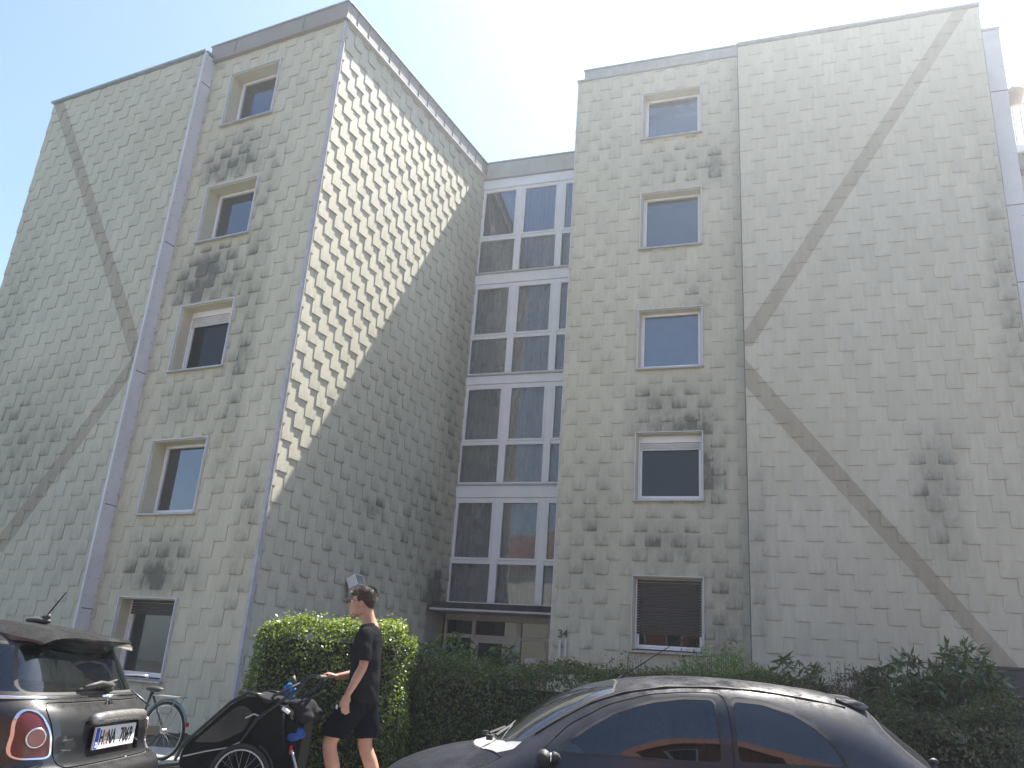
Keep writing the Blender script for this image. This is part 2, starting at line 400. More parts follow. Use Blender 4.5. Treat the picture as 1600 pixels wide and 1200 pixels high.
wp = bpart('wall', wall_mesh(LP, 3.60, 8.68, -0.1, 13.86, [], th=0.60), M_core); cl.append(clad(LP, 3.61, 8.66, 0.08, 13.84, [], M_LP, wp, 0.08, 3.9))
ws_ = bpart('wall', wall_mesh(SWL, 0.0, 6.18, -0.1, 13.80, [(5.34, 6.19, -0.1, 2.52)], th=0.34), M_core)
cl.append(clad(SWL, 0.03, 6.17, 0.08, 13.76, [(5.34, 6.3, -0.2, 2.55)], M_SW, ws_, 2.13-8*0.275, 0.22))
# inner flank of the right block (faces the stairwell, seen only from the side) and the rear volumes
mb = MB(); Vn = -RW.n
def vol(mb, w, s0, s1, z0, z1, o0, o1): w.box(mb, s0, s1, z0, z1, o0, o1)
vol(mb, RW, 0.0, 8.4, -0.1, 14.80, -11, -0.70); bpart('rear_volume', mb, M_core)
mb = MB(); vol(mb, LW, 0.40, 8.6, -0.1, 13.75, -11, -0.70); bpart('rear_volume', mb, M_core)
mb = MB(); vol(mb, RW, -0.001, 0.34, 0.0, 14.86, -1.75, -0.345)
bpart('flank_wall', mb, M_core)
mb = MB(); RF_ = Wall((RW.p(0, 0).x, RW.p(0, 0).y), 20, (-.94, .342))
part_fl = bpart('flank_cladding', MB_ := wall_mesh(RF_, 0.0, 1.80, 0.0, 14.80, [], th=0.01, o=0.002), M_core)
cl.append(clad(RF_, 0.0, 1.80, 0.25, 14.8, [], M_RW, part_fl, 0.23, 0.1))

FULL.sort(key=lambda t: -t[0])
TM = {}
for i, (sc, part, w, c, zl, mat, jit, mb) in enumerate(FULL):
    if i < 300 and sc > 0:
        if mat.name not in TM: LIP = 0.025 if w is SWL else 0.019; tmb = MB(); tile_geo(tmb, None, -TW/2, TW/2, 0, TL, 0); TM[mat.name] = tmb.mesh('shingle', mat)
        o = link('shingle', TM[mat.name], part); p = w.p(c, zl, jit)
        o.matrix_world = Matrix.Translation(p if part.parent is None else p) @ Matrix.Rotation(w.rz(), 4, 'Z')
        o.matrix_parent_inverse = Matrix.Identity(4)
        # the wall part's own frame is world space (its parent's shift is undone)
        o.matrix_basis = Matrix.Translation(p) @ Matrix.Rotation(w.rz()+random.uniform(-0.004, 0.004), 4, 'Z') @ Matrix.Rotation(random.uniform(-0.006, 0.006), 4, 'Y')
    else:
        LIP = 0.025 if w is SWL else 0.019; tile_geo(mb, w, c-TW/2, c+TW/2, zl, zl+TL, zl, jit)
for part, mb, mat in cl:
    if mb.v:
        o = mb.build('shingle_field', mat, part); o['kind'] = 'stuff'

# ---- corner trims, returns, copings, fascias
mb = MB(); LP.box(mb, 3.582, 3.60, 0.0, 13.84, -0.262, 0.0)      # return of the left gable slab (faces the windows)
o = bpart('gable_return', mb, M_trim)
mb = MB()
for z in (1.9, 3.75, 6.35, 9.15, 13.1): LP.box(mb, 3.577, 3.5815, z, z+0.016, -0.262, 0.002)
mb.build('sheet_joint', M_seam, o)
mb = MB()
for k in range(44):
    z = 0.6+k*0.305
    for q in (-0.03, -0.23): LP.box(mb, 3.578, 3.5815, z, z+0.014, q, q+0.014)
x_ = mb.build('screw', M_seam, o); x_['kind'] = 'stuff'
mb = MB(); LP.box(mb, 3.56, 3.612, 0.0, 13.85, 0.001, 0.058); bpart('edge_trim', mb, M_trim)
mb = MB(); RP.box(mb, S1-0.004, S1+0.010, 0.0, 14.93, -0.26, 0.030); bpart('edge_trim', mb, M_seam)
mb = MB(); # corner profile at the sharp corner
for w in (LW, SWL): w.box(mb, -0.0, 0.024, 0.0, 13.78, 0.002, 0.045)
LW.box(mb, -0.034, -0.001, 0.0, 13.78, -0.002, 0.045)
bpart('corner_profile', mb, plain('dull_corner_metal', (0.40, 0.39, 0.41), 0.6, vary=.15))
mb = MB(); RW.box(mb, -0.010, 0.0, 0, 14.86, -0.03, 0.035); bpart('corner_profile', mb, M_trim)
# left fascia: two runs of sheet with seams
def fascia(w, s0, s1, z0, z1, o, step, mat, trim=True, lean=0.0):
    mb = MB(); w.box(mb, s0, s1, z0, z1, -0.25, o); f = bpart('fascia', mb, mat)
    mb = MB(); s = s0+step*0.6
    while s < s1-0.05: w.box(mb, s, s+0.012, z0+0.01, z1-0.03, o+0.001, o+0.010); s += step
    x = mb.build('fascia_seam', M_seam if mat is M_fascia else M_sill, f)
    mb = MB(); w.box(mb, s0-0.02, s1+0.02, z1+0.001, z1+0.035, -0.3, o+0.03); x = mb.build('coping', M_coping, f)
    if trim:
        mb = MB(); w.box(mb, s0, s1, z0-0.03, z0-0.001, -0.02, o+0.012); mb.build('drip_edge', M_trim if w is SWL else M_fascia, f)
    return f
fascia(LW, -0.098, 3.68, 13.79, 14.16, 0.10, 1.9, M_fascia)
fascia(SWL, 0.0, 6.10, 13.79, 14.16, 0.10, 0.40, M_fascia)
fascia(RW, 0.14, S1-0.02, 14.90, 15.15, 0.03, 1.8, plain('grey_fascia_sheet', (0.30, 0.31, 0.29), 0.6, vary=0.1))
mb = MB(); RP.box(mb, S1-0.01, 8.54, 14.931, 14.985, -0.6, 0.075); o = bpart('coping', mb, M_coping)
mb = MB(); LP.box(mb, 3.56, 8.70, 13.862, 13.91, -0.6, 0.085); o = bpart('coping', mb, M_coping)
mb = MB(); RW.box(mb, -0.03, 0.15, 14.862, 14.89, -1.8, 0.075); o = bpart('coping', mb, M_coping)
mb = MB(); LW.box(mb, 0.0, 8.6, 13.76, 13.80, -11, -0.34); RW.box(mb, 0.1, 8.4, 14.81, 14.86, -11, -0.34)
ST.box(mb, 0.0, 3.0, 14.0, 14.05, -8, -0.3); bpart('roof', mb, M_roof)
# pale grey sheet strip beyond the right gable
RS = Wall(R00, 110, (-.342, -.94), -0.30)
mb = MB(); RS.box(mb, 8.2, 8.97, 0, 14.74, -0.5, 0.0); o = bpart('end_panel', mb, M_trim)
mb = MB(); RS.box(mb, 8.18, 8.99, 14.745, 14.80, -0.5, 0.03); mb.build('coping', M_coping, o)
mb = MB()
for z in (1.6, 3.5, 6.0, 8.9, 10.55, 13.2): RS.box(mb, 8.5, 8.972, z, z+0.02, 0.0005, 0.004)
mb.build('sheet_joint', M_seam, o)
mb = MB()
for k in range(20):
    for q in (8.60, 8.90): RS.box(mb, q, q+0.014, 0.5+k*0.7, 0.514+k*0.7, 0.0005, 0.004)
x_ = mb.build('screw', M_seam, o); x_['kind'] = 'stuff'

# ---- block windows
def curtain_mesh(w, s0, s1, z0, z1, o, waves, amp=0.018):
    mb = MB(); n = int(waves*8)
    for i in range(n):
        a, b = i/n, (i+1)/n
        f = lambda t: o+amp*sin(t*waves*2*pi)+amp*0.4*sin(t*waves*5.1+1)
        mb.add([w.p(s0+(s1-s0)*a, z0, f(a)), w.p(s0+(s1-s0)*b, z0, f(b)), w.p(s0+(s1-s0)*b, z1, f(b)), w.p(s0+(s1-s0)*a, z1, f(a))], [(0, 1, 2, 3)])
    return mb
def block_window(w, h, depth, style, box_h=0.0, shutter=0.0, shutter_mat=None, tilt=False, label=None, glass=None):
    s0, s1, z0, z1 = h
    mb = MB(); t = 0.045
    fo, fi = -depth, -depth-0.07; zt = z1-box_h
    # frame ring
    w.box(mb, s0+0.02, s0+0.02+t, z0+0.04, zt, fi, fo); w.box(mb, s1-0.02-t, s1-0.02, z0+0.04, zt, fi, fo)
    w.box(mb, s0+0.02+t, s1-0.02-t, z0+0.04, z0+0.04+t, fi, fo); w.box(mb, s0+0.02+t, s1-0.02-t, zt-t, zt, fi, fo)
    f = bpart('window', mb, M_white, bevel=0.004, fix=True)
    if label: f['label'] = label
    # opening sash
    a, b, c, d = s0+0.02+t*0.8, s1-0.02-t*0.8, z0+0.04+t*0.8, zt-t*0.8; q = 0.036
    mb = MB(); k0, k1 = fo-0.055, fo+0.014
    w.box(mb, a, a+q, c, d, k0, k1); w.box(mb, b-q, b, c, d, k0, k1); w.box(mb, a+q, b-q, c, c+q, k0, k1); w.box(mb, a+q, b-q, d-q, d, k0, k1)
    sh = mb.build('sash', M_white, f)
    mb = MB(); w.box(mb, a+q-0.005, b-q+0.005, c+q-0.005, d-q+0.005, fo-0.030, fo-0.022)
    pn = mb.build('pane', glass or M_glass, f)
    # reveals
    mb = MB(); w.box(mb, s0, s0+0.0195, z0+0.021, z1-0.0195, fi-0.1, 0.012); w.box(mb, s1-0.0195, s1, z0+0.021, z1-0.0195, fi-0.1, 0.012)
    w.box(mb, s0, s1, z1-0.019, z1, fi-0.1, 0.012); mb.build('reveal', M_render, f)
    # white edge profile on the outside of the opening
    mb = MB(); e = 0.018
    w.box(mb, s0-e, s0-0.001, z0, z1+e, 0.012, 0.066); w.box(mb, s1+0.001, s1+e, z0, z1+e, 0.012, 0.066); w.box(mb, s0-0.001, s1+0.001, z1+0.001, z1+e, 0.012, 0.060)
    mb.build('edge_profile', M_trim, f)
    # sill
    mb = MB(); mb.add([w.p(s0-0.04, z0+0.02, -depth), w.p(s1+0.04, z0+0.02, -depth), w.p(s1+0.04, z0-0.005, 0.10), w.p(s0-0.04, z0-0.005, 0.10),
                       w.p(s0-0.04, z0+0.000, -depth), w.p(s1+0.04, z0+0.000, -depth), w.p(s1+0.04, z0-0.035, 0.10), w.p(s0-0.04, z0-0.035, 0.10)],
                      [(0, 1, 2, 3), (7, 6, 5, 4), (0, 3, 7, 4), (1, 5, 6, 2), (3, 2, 6, 7), (0, 4, 5, 1)])
    mb.build('sill', M_sill, f, fix=True)
    if box_h > 0:
        mb = MB(); w.box(mb, s0+0.02, s1-0.02, zt+0.002, z1-0.021, fi, fo+0.03); n = 3
        w.box(mb, s0+0.03, s1-0.03, zt+0.0, zt+0.012, fo+0.031, fo+0.036); mb.build('shutter_box', M_white, f)
    if shutter > 0:
        mb = MB(); zz = zt-0.01; k = 0
        while zz > zt-shutter:
            w.box(mb, s0+0.03, s1-0.03, zz-0.047, zz-0.003, fo+0.016+0.002*(k % 2), fo+0.030); zz -= 0.05; k += 1
        mb.build('roller_shutter', shutter_mat or M_dark, f)
        for ra, rb in ((s0+0.022, s0+0.05), (s1-0.05, s1-0.022)):
            mb = MB(); w.box(mb, ra, rb, z0+0.04, zt, fo+0.015, fo+0.036); mb.build('shutter_rail', M_white, f)
    # room behind: dim box open to the window
    mb = MB(); D = 0.62
    w.box(mb, s0-0.1, s1+0.1, z0-0.2, z0+0.0, fi-D, fi-0.11); w.box(mb, s0-0.1, s1+0.1, z1+0.0, z1+0.1, fi-D, fi-0.11)
    w.box(mb, s0-0.15, s1+0.15, z0-0.2, z1+0.1, fi-D-0.05, fi-D)
    w.box(mb, s0-0.15, s0-0.1, z0-0.2, z1+0.1, fi-D, fi-0.11); w.box(mb, s1+0.1, s1+0.15, z0-0.2, z1+0.1, fi-D, fi-0.11)
    mb.build('room', M_room, f)
    return f
M_bl = plain('white_blind', (0.7, 0.7, 0.68), 0.7)
M_wht = plain('grey_white_shutter', (0.5, 0.49, 0.45), 0.6)
f = block_window(RW, RH[4], 0.20, 0, 0.0); mb = MB(); RW.box(mb, 2.25, 2.82, 13.72, 14.12, -0.33, -0.325); mb.build('blind', M_bl, f)
mb = curtain_mesh(RW, 1.62, 1.80, 13.0, 14.1, -0.36, 3); mb.build('curtain', plain('white_curtain', (0.7, 0.7, 0.7), 0.9), f)
f = block_window(RW, RH[3], 0.20, 0, 0.0)
f = block_window(RW, RH[2], 0.17, 0, 0.0); mb = MB(); RW.box(mb, 1.65, 2.80, 7.5, 8.70, -0.31, -0.306); mb.build('blind', plain('pale_blue_grey_blind', (0.60, 0.64, 0.72), 0.8), f)
f = block_window(RW, RH[1], 0.18, 0, 0.16, 0.15, M_wht, glass=M_glass_o); mb = MB(); RW.box(mb, 2.15, 2.19, 4.75, 5.8, -0.36, -0.32); mb.build('curtain_pole', M_room, f)
f = block_window(RW, RH[0], 0.18, 0, 0.03, 0.98, M_dark, glass=M_glass_o, label='ground floor window with its dark shutter almost down')
f = block_window(LW, LH[4], 0.28, 0); f = block_window(LW, LH[3], 0.28, 0)
f = block_window(LW, LH[2], 0.26, 0, 0.14, 0.17, M_wht, glass=M_glass_o, label='third floor window with a half raised pale shutter')
f = block_window(LW, LH[1], 0.26, 0); mb = MB(); LW.box(mb, 2.60, 2.82, 3.66, 4.9, -0.37, -0.36); mb.build('blind', plain('brown_curtain', (0.16, 0.08, 0.06), 0.9), f)
f = block_window(LW, LH[0], 0.24, 0, 0.0, 0.22, M_dark, glass=glass_mat('dim_window_glass', (0.40, 0.43, 0.44), dirt=0.03, refl=0.6))

# ---- glazed stairwell
def ring(mb, w, s0, s1, z0, z1, t, o0, o1):
    w.box(mb, s0, s0+t, z0, z1, o0, o1); w.box(mb, s1-t, s1, z0, z1, o0, o1); w.box(mb, s0+t, s1-t, z0, z0+t, o0, o1); w.box(mb, s0+t, s1-t, z1-t, z1, o0, o1)
W3 = 3.02
LEV = [(10.93, 11.93, 13.42), (8.17, 9.17, 10.60), (5.46, 6.45, 7.90), (2.74, 3.68, 5.12)]    # sill, transom, head
mull = [0.0, 1.07, 2.16, W3]
for li, (zs, zm, zh) in enumerate(LEV):
    mb = MB(); d0, d1 = -0.10, 0.0
    ST.box(mb, 0.0, W3, zs, zs+0.05, d0, d1); ST.box(mb, 0.0, W3, zh-0.05, zh, d0, d1)
    for i, s in enumerate(mull):
        a, b = (s, s+0.045) if i == 0 else ((s-0.06, s) if i == 3 else (s-0.085, s+0.085))
        ST.box(mb, a, b, zs+0.051, zh-0.051, d0, d1+(0.012 if i in (1, 2) else 0))
    for i in range(3):
        a = mull[i]+(0.046 if i == 0 else 0.086); b = mull[i+1]-(0.086 if i < 2 else 0.061)
        ST.box(mb, a, b, zm-0.045, zm+0.045, d0, d1-0.004)
    f = bpart('stair_window', mb, M_white, fix=True, bevel=0.004)
    for i in range(3):
        a = mull[i]+(0.046 if i == 0 else 0.086); b = mull[i+1]-(0.086 if i < 2 else 0.061)
        mb = MB(); ring(mb, ST, a+0.002, b-0.002, zm+0.047, zh-0.053, 0.045, -0.06, 0.014); mb.build('sash', M_white, f)
        mb = MB(); ST.box(mb, a+0.04, b-0.04, zm+0.085, zh-0.092, -0.034, -0.026); mb.build('pane', M_glass_d if li else M_glass, f)
        mb = MB(); ST.box(mb, a-0.004, b+0.004, zs+0.046, zm-0.041, -0.054, -0.046); mb.build('pane', M_glass_d, f)
        mb = curtain_mesh(ST, a, b, zs+0.03, zh-0.05, -0.22, 7 if i != 1 else 9); mb.build('net_curtain', M_curtain, f)
    # spandrel below the window and its sill
    mb = MB(); ST.box(mb, 0.0, W3, zs-0.035, zs-0.001, -0.02, 0.075); mb.build('sill', M_sill if li == 3 else plain('weathered_white_sill', (0.42, 0.42, 0.41), 0.6), f)
    zn = LEV[li+1][2] if li < 3 else None
    if zn is not None:
        mb = MB(); ST.box(mb, 0.0, W3, zn+0.03, zs-0.036, -0.3, 0.03); ST.box(mb, 0.0, W3, zn+0.001, zn+0.029, -0.3, -0.01); b = bpart('spandrel', mb, M_white)
mb = MB(); ST.box(mb, 0, W3, 13.421, 13.68, -0.3, 0.04); bpart('spandrel', mb, M_white)
M_cream = plain('cream_fascia_sheet', (0.40, 0.40, 0.34), 0.6, vary=0.1, scale=1.5)
fascia(ST, 0.0, W3, 13.71, 14.18, 0.07, 0.48, M_cream)
mb = MB(); ST.box(mb, -0.02, W3, 0, 13.7, -2.2, -2.1); ST.box(mb, 0, W3, 8.0, 8.3, -2.0, -0.4); ST.box(mb, 0, W3, 5.2, 5.5, -2.0, -0.4); ST.box(mb, 0, W3, 10.7, 11, -2.0, -0.4); ST.box(mb, 0, W3, 2.5, 2.7, -2.0, -0.4)
ST.box(mb, 0.0, W3, 0.0, 0.05, -2, 0.0)
bpart('stair_hall', mb, plain('stair_hall_paint', (0.30, 0.30, 0.28), 0.8))
# canopy slab
mb = MB(); ST.box(mb, 0.02, W3-0.002, 2.575, 2.70, -0.1, 0.84); c = bpart('canopy', mb, plain('mossy_black_concrete', (0.045, 0.042, 0.036), 0.9, vary=0.5, scale=5, bump=0.6, bscale=20), fix=True, bevel=0.01)
mb = MB(); ST.box(mb, 0.0, W3-0.003, 2.53, 2.574, -0.1, 0.86); mb.build('canopy_edge', plain('dull_white_metal', (0.5, 0.5, 0.5), 0.5), c)
# entrance
M_dframe = plain('grey_white_door_frame', (0.50, 0.48, 0.46), 0.5, vary=0.1)
mb = MB(); o0, o1 = -0.09, 0.0
ST.box(mb, 0.02, W3, 2.40, 2.529, o0, o1); ST.box(mb, 0.02, W3, 2.03, 2.10, o0, o1-0.002)
for a, b in ((0.02, 0.08), (0.68, 0.76), (1.69, 1.82), (2.93, 3.02)): ST.box(mb, a, b, 0.06, 2.39, o0, o1+0.002)
f = bpart('entrance_frame', mb, M_dframe)
M_dglass = glass_mat('door_glass', (0.09, 0.10, 0.10), dirt=0.04, refl=0.35)
for a, b in ((0.085, 0.675), (0.765, 1.685), (1.825, 2.925)):
    mb = MB(); ST.box(mb, a, b, 2.105, 2.395, -0.05, -0.044); mb.build('pane', M_dglass, f)
for a, b in ((0.085, 0.675), (1.825, 2.925)):
    mb = MB(); ST.box(mb, a, b, 0.1, 2.028, -0.05, -0.044); mb.build('pane', M_dglass, f)
mb = MB(); ring(mb, ST, 0.765, 1.685, 0.08, 2.028, 0.09, -0.06, 0.012); d = bpart('door', mb, M_dframe)
mb = MB(); ST.box(mb, 0.855, 1.595, 0.17, 1.938, -0.03, -0.024); mb.build('pane', M_dglass, d)
mb = MB(); mb.tube([ST.p(1.64, 0.9, 0.06), ST.p(1.64, 1.3, 0.06)], 0.012, 8); mb.build('handle', M_trim, d)
mb = MB(); ST.box(mb, 1.93, 2.17, 1.35, 1.68, -0.0435, -0.041); mb.build('notice_sheet', plain('white_paper', (0.75, 0.75, 0.73), 0.8), f)
mb = MB(); SWL.box(mb, 5.36, 6.17, 0, 2.52, -0.30, -0.02); bpart('porch_wall', mb, plain('porch_render', (0.33, 0.32, 0.29), 0.9, vary=0.1, bump=0.3))
# house number
M_num = plain('dark_green_number', (0.02, 0.05, 0.045), 0.5)
q = RW.p(0.255, 2.115, 0.068)
o = text_mesh('house_number', '34', 0.20, M_num, Matrix.Translation(q) @ Matrix.Rotation(RW.rz(), 4, 'Z') @ Matrix.Rotation(pi/2, 4, 'X'), BLD, 0.006)
o.matrix_parent_inverse = Matrix.Translation((0, -16, 0))
mb = MB(); RW.box(mb, 0.18, 0.225, 1.70, 2.0, 0.066, 0.072); RW.box(mb, 0.30, 0.34, 1.70, 2.0, 0.066, 0.072); bpart('number_plaque', mb, plain('worn_white_plate', (0.55, 0.55, 0.52), 0.6))
# flood light on the side wall
t = thing('wall_lamp', 'small white box-shaped floodlight on a grey bracket on the shaded side wall above the hedge', 'lamp', SWL.p(2.49, 2.62, 0.0))
Mi = Matrix.Translation(-SWL.p(2.49, 2.62, 0.0))
mb = MB(); SWL.box(mb, 2.44, 2.56, 2.40, 2.47, 0.03, 0.07); SWL.box(mb, 2.43, 2.49, 2.42, 2.64, 0.08, 0.16); me = mb.mesh('bracket', M_sill); me.transform(Mi); link('bracket', me, t)
mb = MB()
R_ = Matrix.Rotation(SWL.rz(), 4, 'Z') @ Matrix.Rotation(radians(-28), 4, 'X')
mb.box((-0.13, -0.20, -0.10), (0.13, 0.0, 0.11), Matrix.Translation(SWL.p(2.49, 2.70, 0.10)) @ R_)
me = mb.mesh('lamp_body', M_white); me.transform(Mi); o = link('lamp_body', me, t)
mb = MB(); mb.box((-0.11, -0.205, -0.085), (0.11, -0.2005, 0.095), Matrix.Translation(SWL.p(2.49, 2.70, 0.10)) @ R_)
me = mb.mesh('lamp_glass', plain('lamp_glass', (0.25, 0.25, 0.26), 0.1)); me.transform(Mi); link('lamp_glass', me, o)
# ================================================================ ground
def sheet(name, x0, x1, y0, y1, z, mat):
    mb = MB(); mb.add([(x0, y0, z), (x1, y0, z), (x1, y1, z), (x0, y1, z)], [(0, 1, 2, 3)])
    o = mb.build(name, mat); o['kind'] = 'structure'; return o
def asphalt(name, base, k=1.0):
    g = NT(name); v = g.geo()
    n = g.noise(90, v, 3, 0.7); p = g.noise(0.7, v, 4, 0.6)
    c = g.mix(g.ramp(p, [(0.35, 0), (0.7, 1)]), tuple(b*0.85 for b in base), tuple(b*1.2 for b in base))
    c = g.mix(g.ramp(n, [(0.55, 0.0), (0.72, 0.6)]), c, tuple(min(1, b*2.4) for b in base))
    return g.done(g.principled(c, 0.85, 0, 0.3, g.bump(n, 0.5, 0.004)))
M_soil = plain('lawn_and_soil', (0.06, 0.065, 0.03), 0.95, vary=0.5, scale=1.5, bump=0.8, bscale=25)
M_road = asphalt('road_asphalt', (0.095, 0.093, 0.09))
M_pave = asphalt('pavement_stone', (0.36, 0.345, 0.32))
mb = MB(); mb.add([(-200, -200, -0.02), (200, -200, -0.02), (200, 200, -0.02), (-200, 200, -0.02)], [(0, 1, 2, 3)])
o = mb.build('ground', M_soil); o['kind'] = 'structure'
sheet('road', -80, 80, -4.0, 6.98, -0.012, M_road)
mb = MB(); mb.box((-60, -8.5, -0.1), (60, -4.05, 0.10)); o = mb.build('pavement', M_pave); o['kind'] = 'structure'
mb = MB(); mb.box((-60, 7.1, -0.1), (60, 8.55, 0.10)); o = mb.build('pavement', M_pave); o['kind'] = 'structure'
# pavement slabs near the walker (uneven, recessed joints)
M_slab = asphalt('pavement_slab', (0.38, 0.36, 0.33))
sl = MB(); sl.box((-0.243, -0.235, 0), (0.243, 0.235, 0.012)); slm = sl.mesh('slab', M_slab)
pv = o
for i in range(-9, 7):
    for j in range(3):
        q = link('slab', slm, pv, (i*0.5+(j % 2)*0.25+0.1, 7.36+j*0.48, 0.0995+random.uniform(0, 0.003)))
M_kerb = plain('kerb_stone', (0.30, 0.29, 0.27), 0.85, vary=0.2, bump=0.4)
kb = MB(); kb.box((-0.495, 0, -0.15), (0.495, 0.115, 0.115)); km = kb.mesh('kerb_stone', M_kerb)
mb = MB(); mb.box((-60, 7.0, -0.1), (60, 7.09, 0.02)); kbase = mb.build('kerb', M_kerb); kbase['kind'] = 'structure'
for i in range(-8, 9): link('kerb_stone', km, kbase, (i*1.0, 6.982, random.uniform(0, 0.003)))
# paved strip and dark plinth along the left block
mb = MB(); mb.box((-9, 11.2, -0.1), (-3.2, 13.0, 0.012)); o = mb.build('path', M_pave); o['kind'] = 'structure'
mb = MB(); LW.box(mb, -0.02, 3.6, -0.15, 0.10, -0.2, 0.02); bpart('plinth', mb, plain('dark_plinth', (0.05, 0.048, 0.045), 0.9))

# ================================================================ foliage
def leaf_mat(name, c1, c2, trans=0.5, gloss=0.35, tip=None):
    if name in MATS: return MATS[name]
    g = NT(name); r = g.n('NewGeometry').outputs['Random Per Island']
    c = g.mix(r, c1, c2)
    if tip: c = g.mix(g.ramp(r, [(0.86, 0.0), (0.9, 1.0)]), c, tip)
    nz = g.noise(2.2, g.geo(), 3); c = g.mix(g.ramp(nz, [(0.35, 0.5), (0.65, 0.0)]), c, tuple(x*0.55 for x in c1))
    p = g.principled(c, 0.42, 0, gloss)
    tr = g.n('BsdfTranslucent'); g.set(tr, 0, g.mix(0.5, c, (0.42, 0.55, 0.05)))
    m = g.n('MixShader'); g.set(m, 0, trans*0.6); g.set(m, 1, p); g.set(m, 2, tr)
    MATS[name] = g.done(m); return MATS[name]
def leaves_mesh(name, P, N, size, mat, aspect=0.55, shape='leaf', sizevar=0.35, droop=None):
    """P: (n,3) positions, N: (n,3) preferred leaf normals; each leaf a folded kite of 2 triangles"""
    n = len(P); P = np.asarray(P); N = np.asarray(N)
    N = N+RNG.normal(0, 0.75, (n, 3)); N /= np.linalg.norm(N, axis=1)[:, None]
    T = RNG.normal(0, 1, (n, 3)); 
    if droop is not None: T = T*0.5+np.asarray(droop)
    T -= (T*N).sum(1)[:, None]*N; T /= np.linalg.norm(T, axis=1)[:, None]+1e-9
    B = np.cross(N, T); L = (size*(1+RNG.uniform(-sizevar, sizevar, n)))[:, None]; Wd = L*aspect/2
    v0 = P; v1 = P+T*L*0.45+B*Wd+N*L*0.05; v2 = P+T*L; v3 = P+T*L*0.45-B*Wd+N*L*0.05
    V = np.stack([v0, v1, v2, v3], 1).reshape(-1, 3)
    F = (np.arange(n)[:, None]*4+np.array([0, 1, 2, 3])[None, :]).reshape(-1)
    me = bpy.data.meshes.new(name); me.vertices.add(4*n); me.vertices.foreach_set('co', V.astype('f').ravel())
    me.loops.add(4*n); me.loops.foreach_set('vertex_index', F.astype('i'))
    me.polygons.add(n); me.polygons.foreach_set('loop_start', np.arange(0, 4*n, 4, dtype='i'))
    me.materials.append(mat); me.update(calc_edges=True); me.validate(); return me
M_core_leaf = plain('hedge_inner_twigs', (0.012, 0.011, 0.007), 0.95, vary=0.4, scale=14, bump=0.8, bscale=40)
def box_hedge(name, label, cat, x0, x1, y0, y1, h, n, size, mat, z0=0.0, lump=0.10, group=None, rnd=0.22, slope=0.0, thin=0.0):
    """clipped hedge: shell of leaves over an inner mass of twigs"""
    root = thing(name, label, cat, ((x0+x1)/2, (y0+y1)/2, z0), 0, group)
    cx, cy = (x0+x1)/2, (y0+y1)/2; hx, hy, hz = (x1-x0)/2, (y1-y0)/2, h
    # sample a super-ellipsoid like box surface, with depth
    m = int(n*1.0); pts = []; nor = []
    areas = np.array([2*hx*hz, 2*hx*hz*0.4, 2*hy*hz, 2*hy*hz, 4*hx*hy*1.6]); areas /= areas.sum()
    side = RNG.choice(5, m, p=areas); u = RNG.uniform(-1, 1, m); v = RNG.uniform(0, 1, m); w = RNG.uniform(-1, 1, m)
    X = np.where(side < 2, u, np.where(side == 2, -1, np.where(side == 3, 1, u)))
    Y = np.where(side == 0, -1, np.where(side == 1, 1, np.where(side < 4, u, w)))
    Z = np.where(side == 4, 1.0, v)
    NX = np.where(side == 2, -1, np.where(side == 3, 1, 0.0)); NY = np.where(side == 0, -1, np.where(side == 1, 1, 0.0)); NZ = np.where(side == 4, 1.0, 0.15)
    x = X*hx; y = Y*hy; z = Z*hz
    # round the top edges
    r = rnd; ex = np.maximum(0, np.abs(x)-(hx-r)); ey = np.maximum(0, np.abs(y)-(hy-r)); ez = np.maximum(0, z-(hz-r))
    d = np.sqrt(ex**2+ey**2+ez**2)+1e-9; k = np.where(d > r, r/d, 1.0)
    x = np.sign(x)*(np.minimum(np.abs(x), hx-r)+ex*k); y = np.sign(y)*(np.minimum(np.abs(y), hy-r)+ey*k); z = np.minimum(z, hz-r)+ez*k
    def lumps(a, b, c): return (np.sin(a*3.1+c*2.3+1.3)+np.sin(b*4.7-a*2.2)+np.sin(c*6.1+a*5.3+2)+np.sin(a*11+b*9+c*7)*0.6)/3.6
    L = lumps(x+cx, y+cy, z)*lump; dep = np.abs(RNG.normal(0, 0.045, m))-0.02
    x += NX*(L-dep); y += NY*(L-dep); z += np.where(NZ > 0.5, (L-dep), 0)+slope*(x+hx)
    spr = RNG.uniform(0, 1, m) < 0.22; z = np.where(spr & (NZ > .5), z+RNG.uniform(0, 0.07, m), z)
    me = leaves_mesh('foliage', np.stack([x, y, z], 1), np.stack([NX, NY, NZ+0.25], 1), size, mat)
    f = link('foliage', me, root); f['kind'] = 'stuff'
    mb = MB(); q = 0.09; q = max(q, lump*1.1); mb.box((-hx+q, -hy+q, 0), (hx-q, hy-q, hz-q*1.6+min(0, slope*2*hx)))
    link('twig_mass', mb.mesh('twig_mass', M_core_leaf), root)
    return root
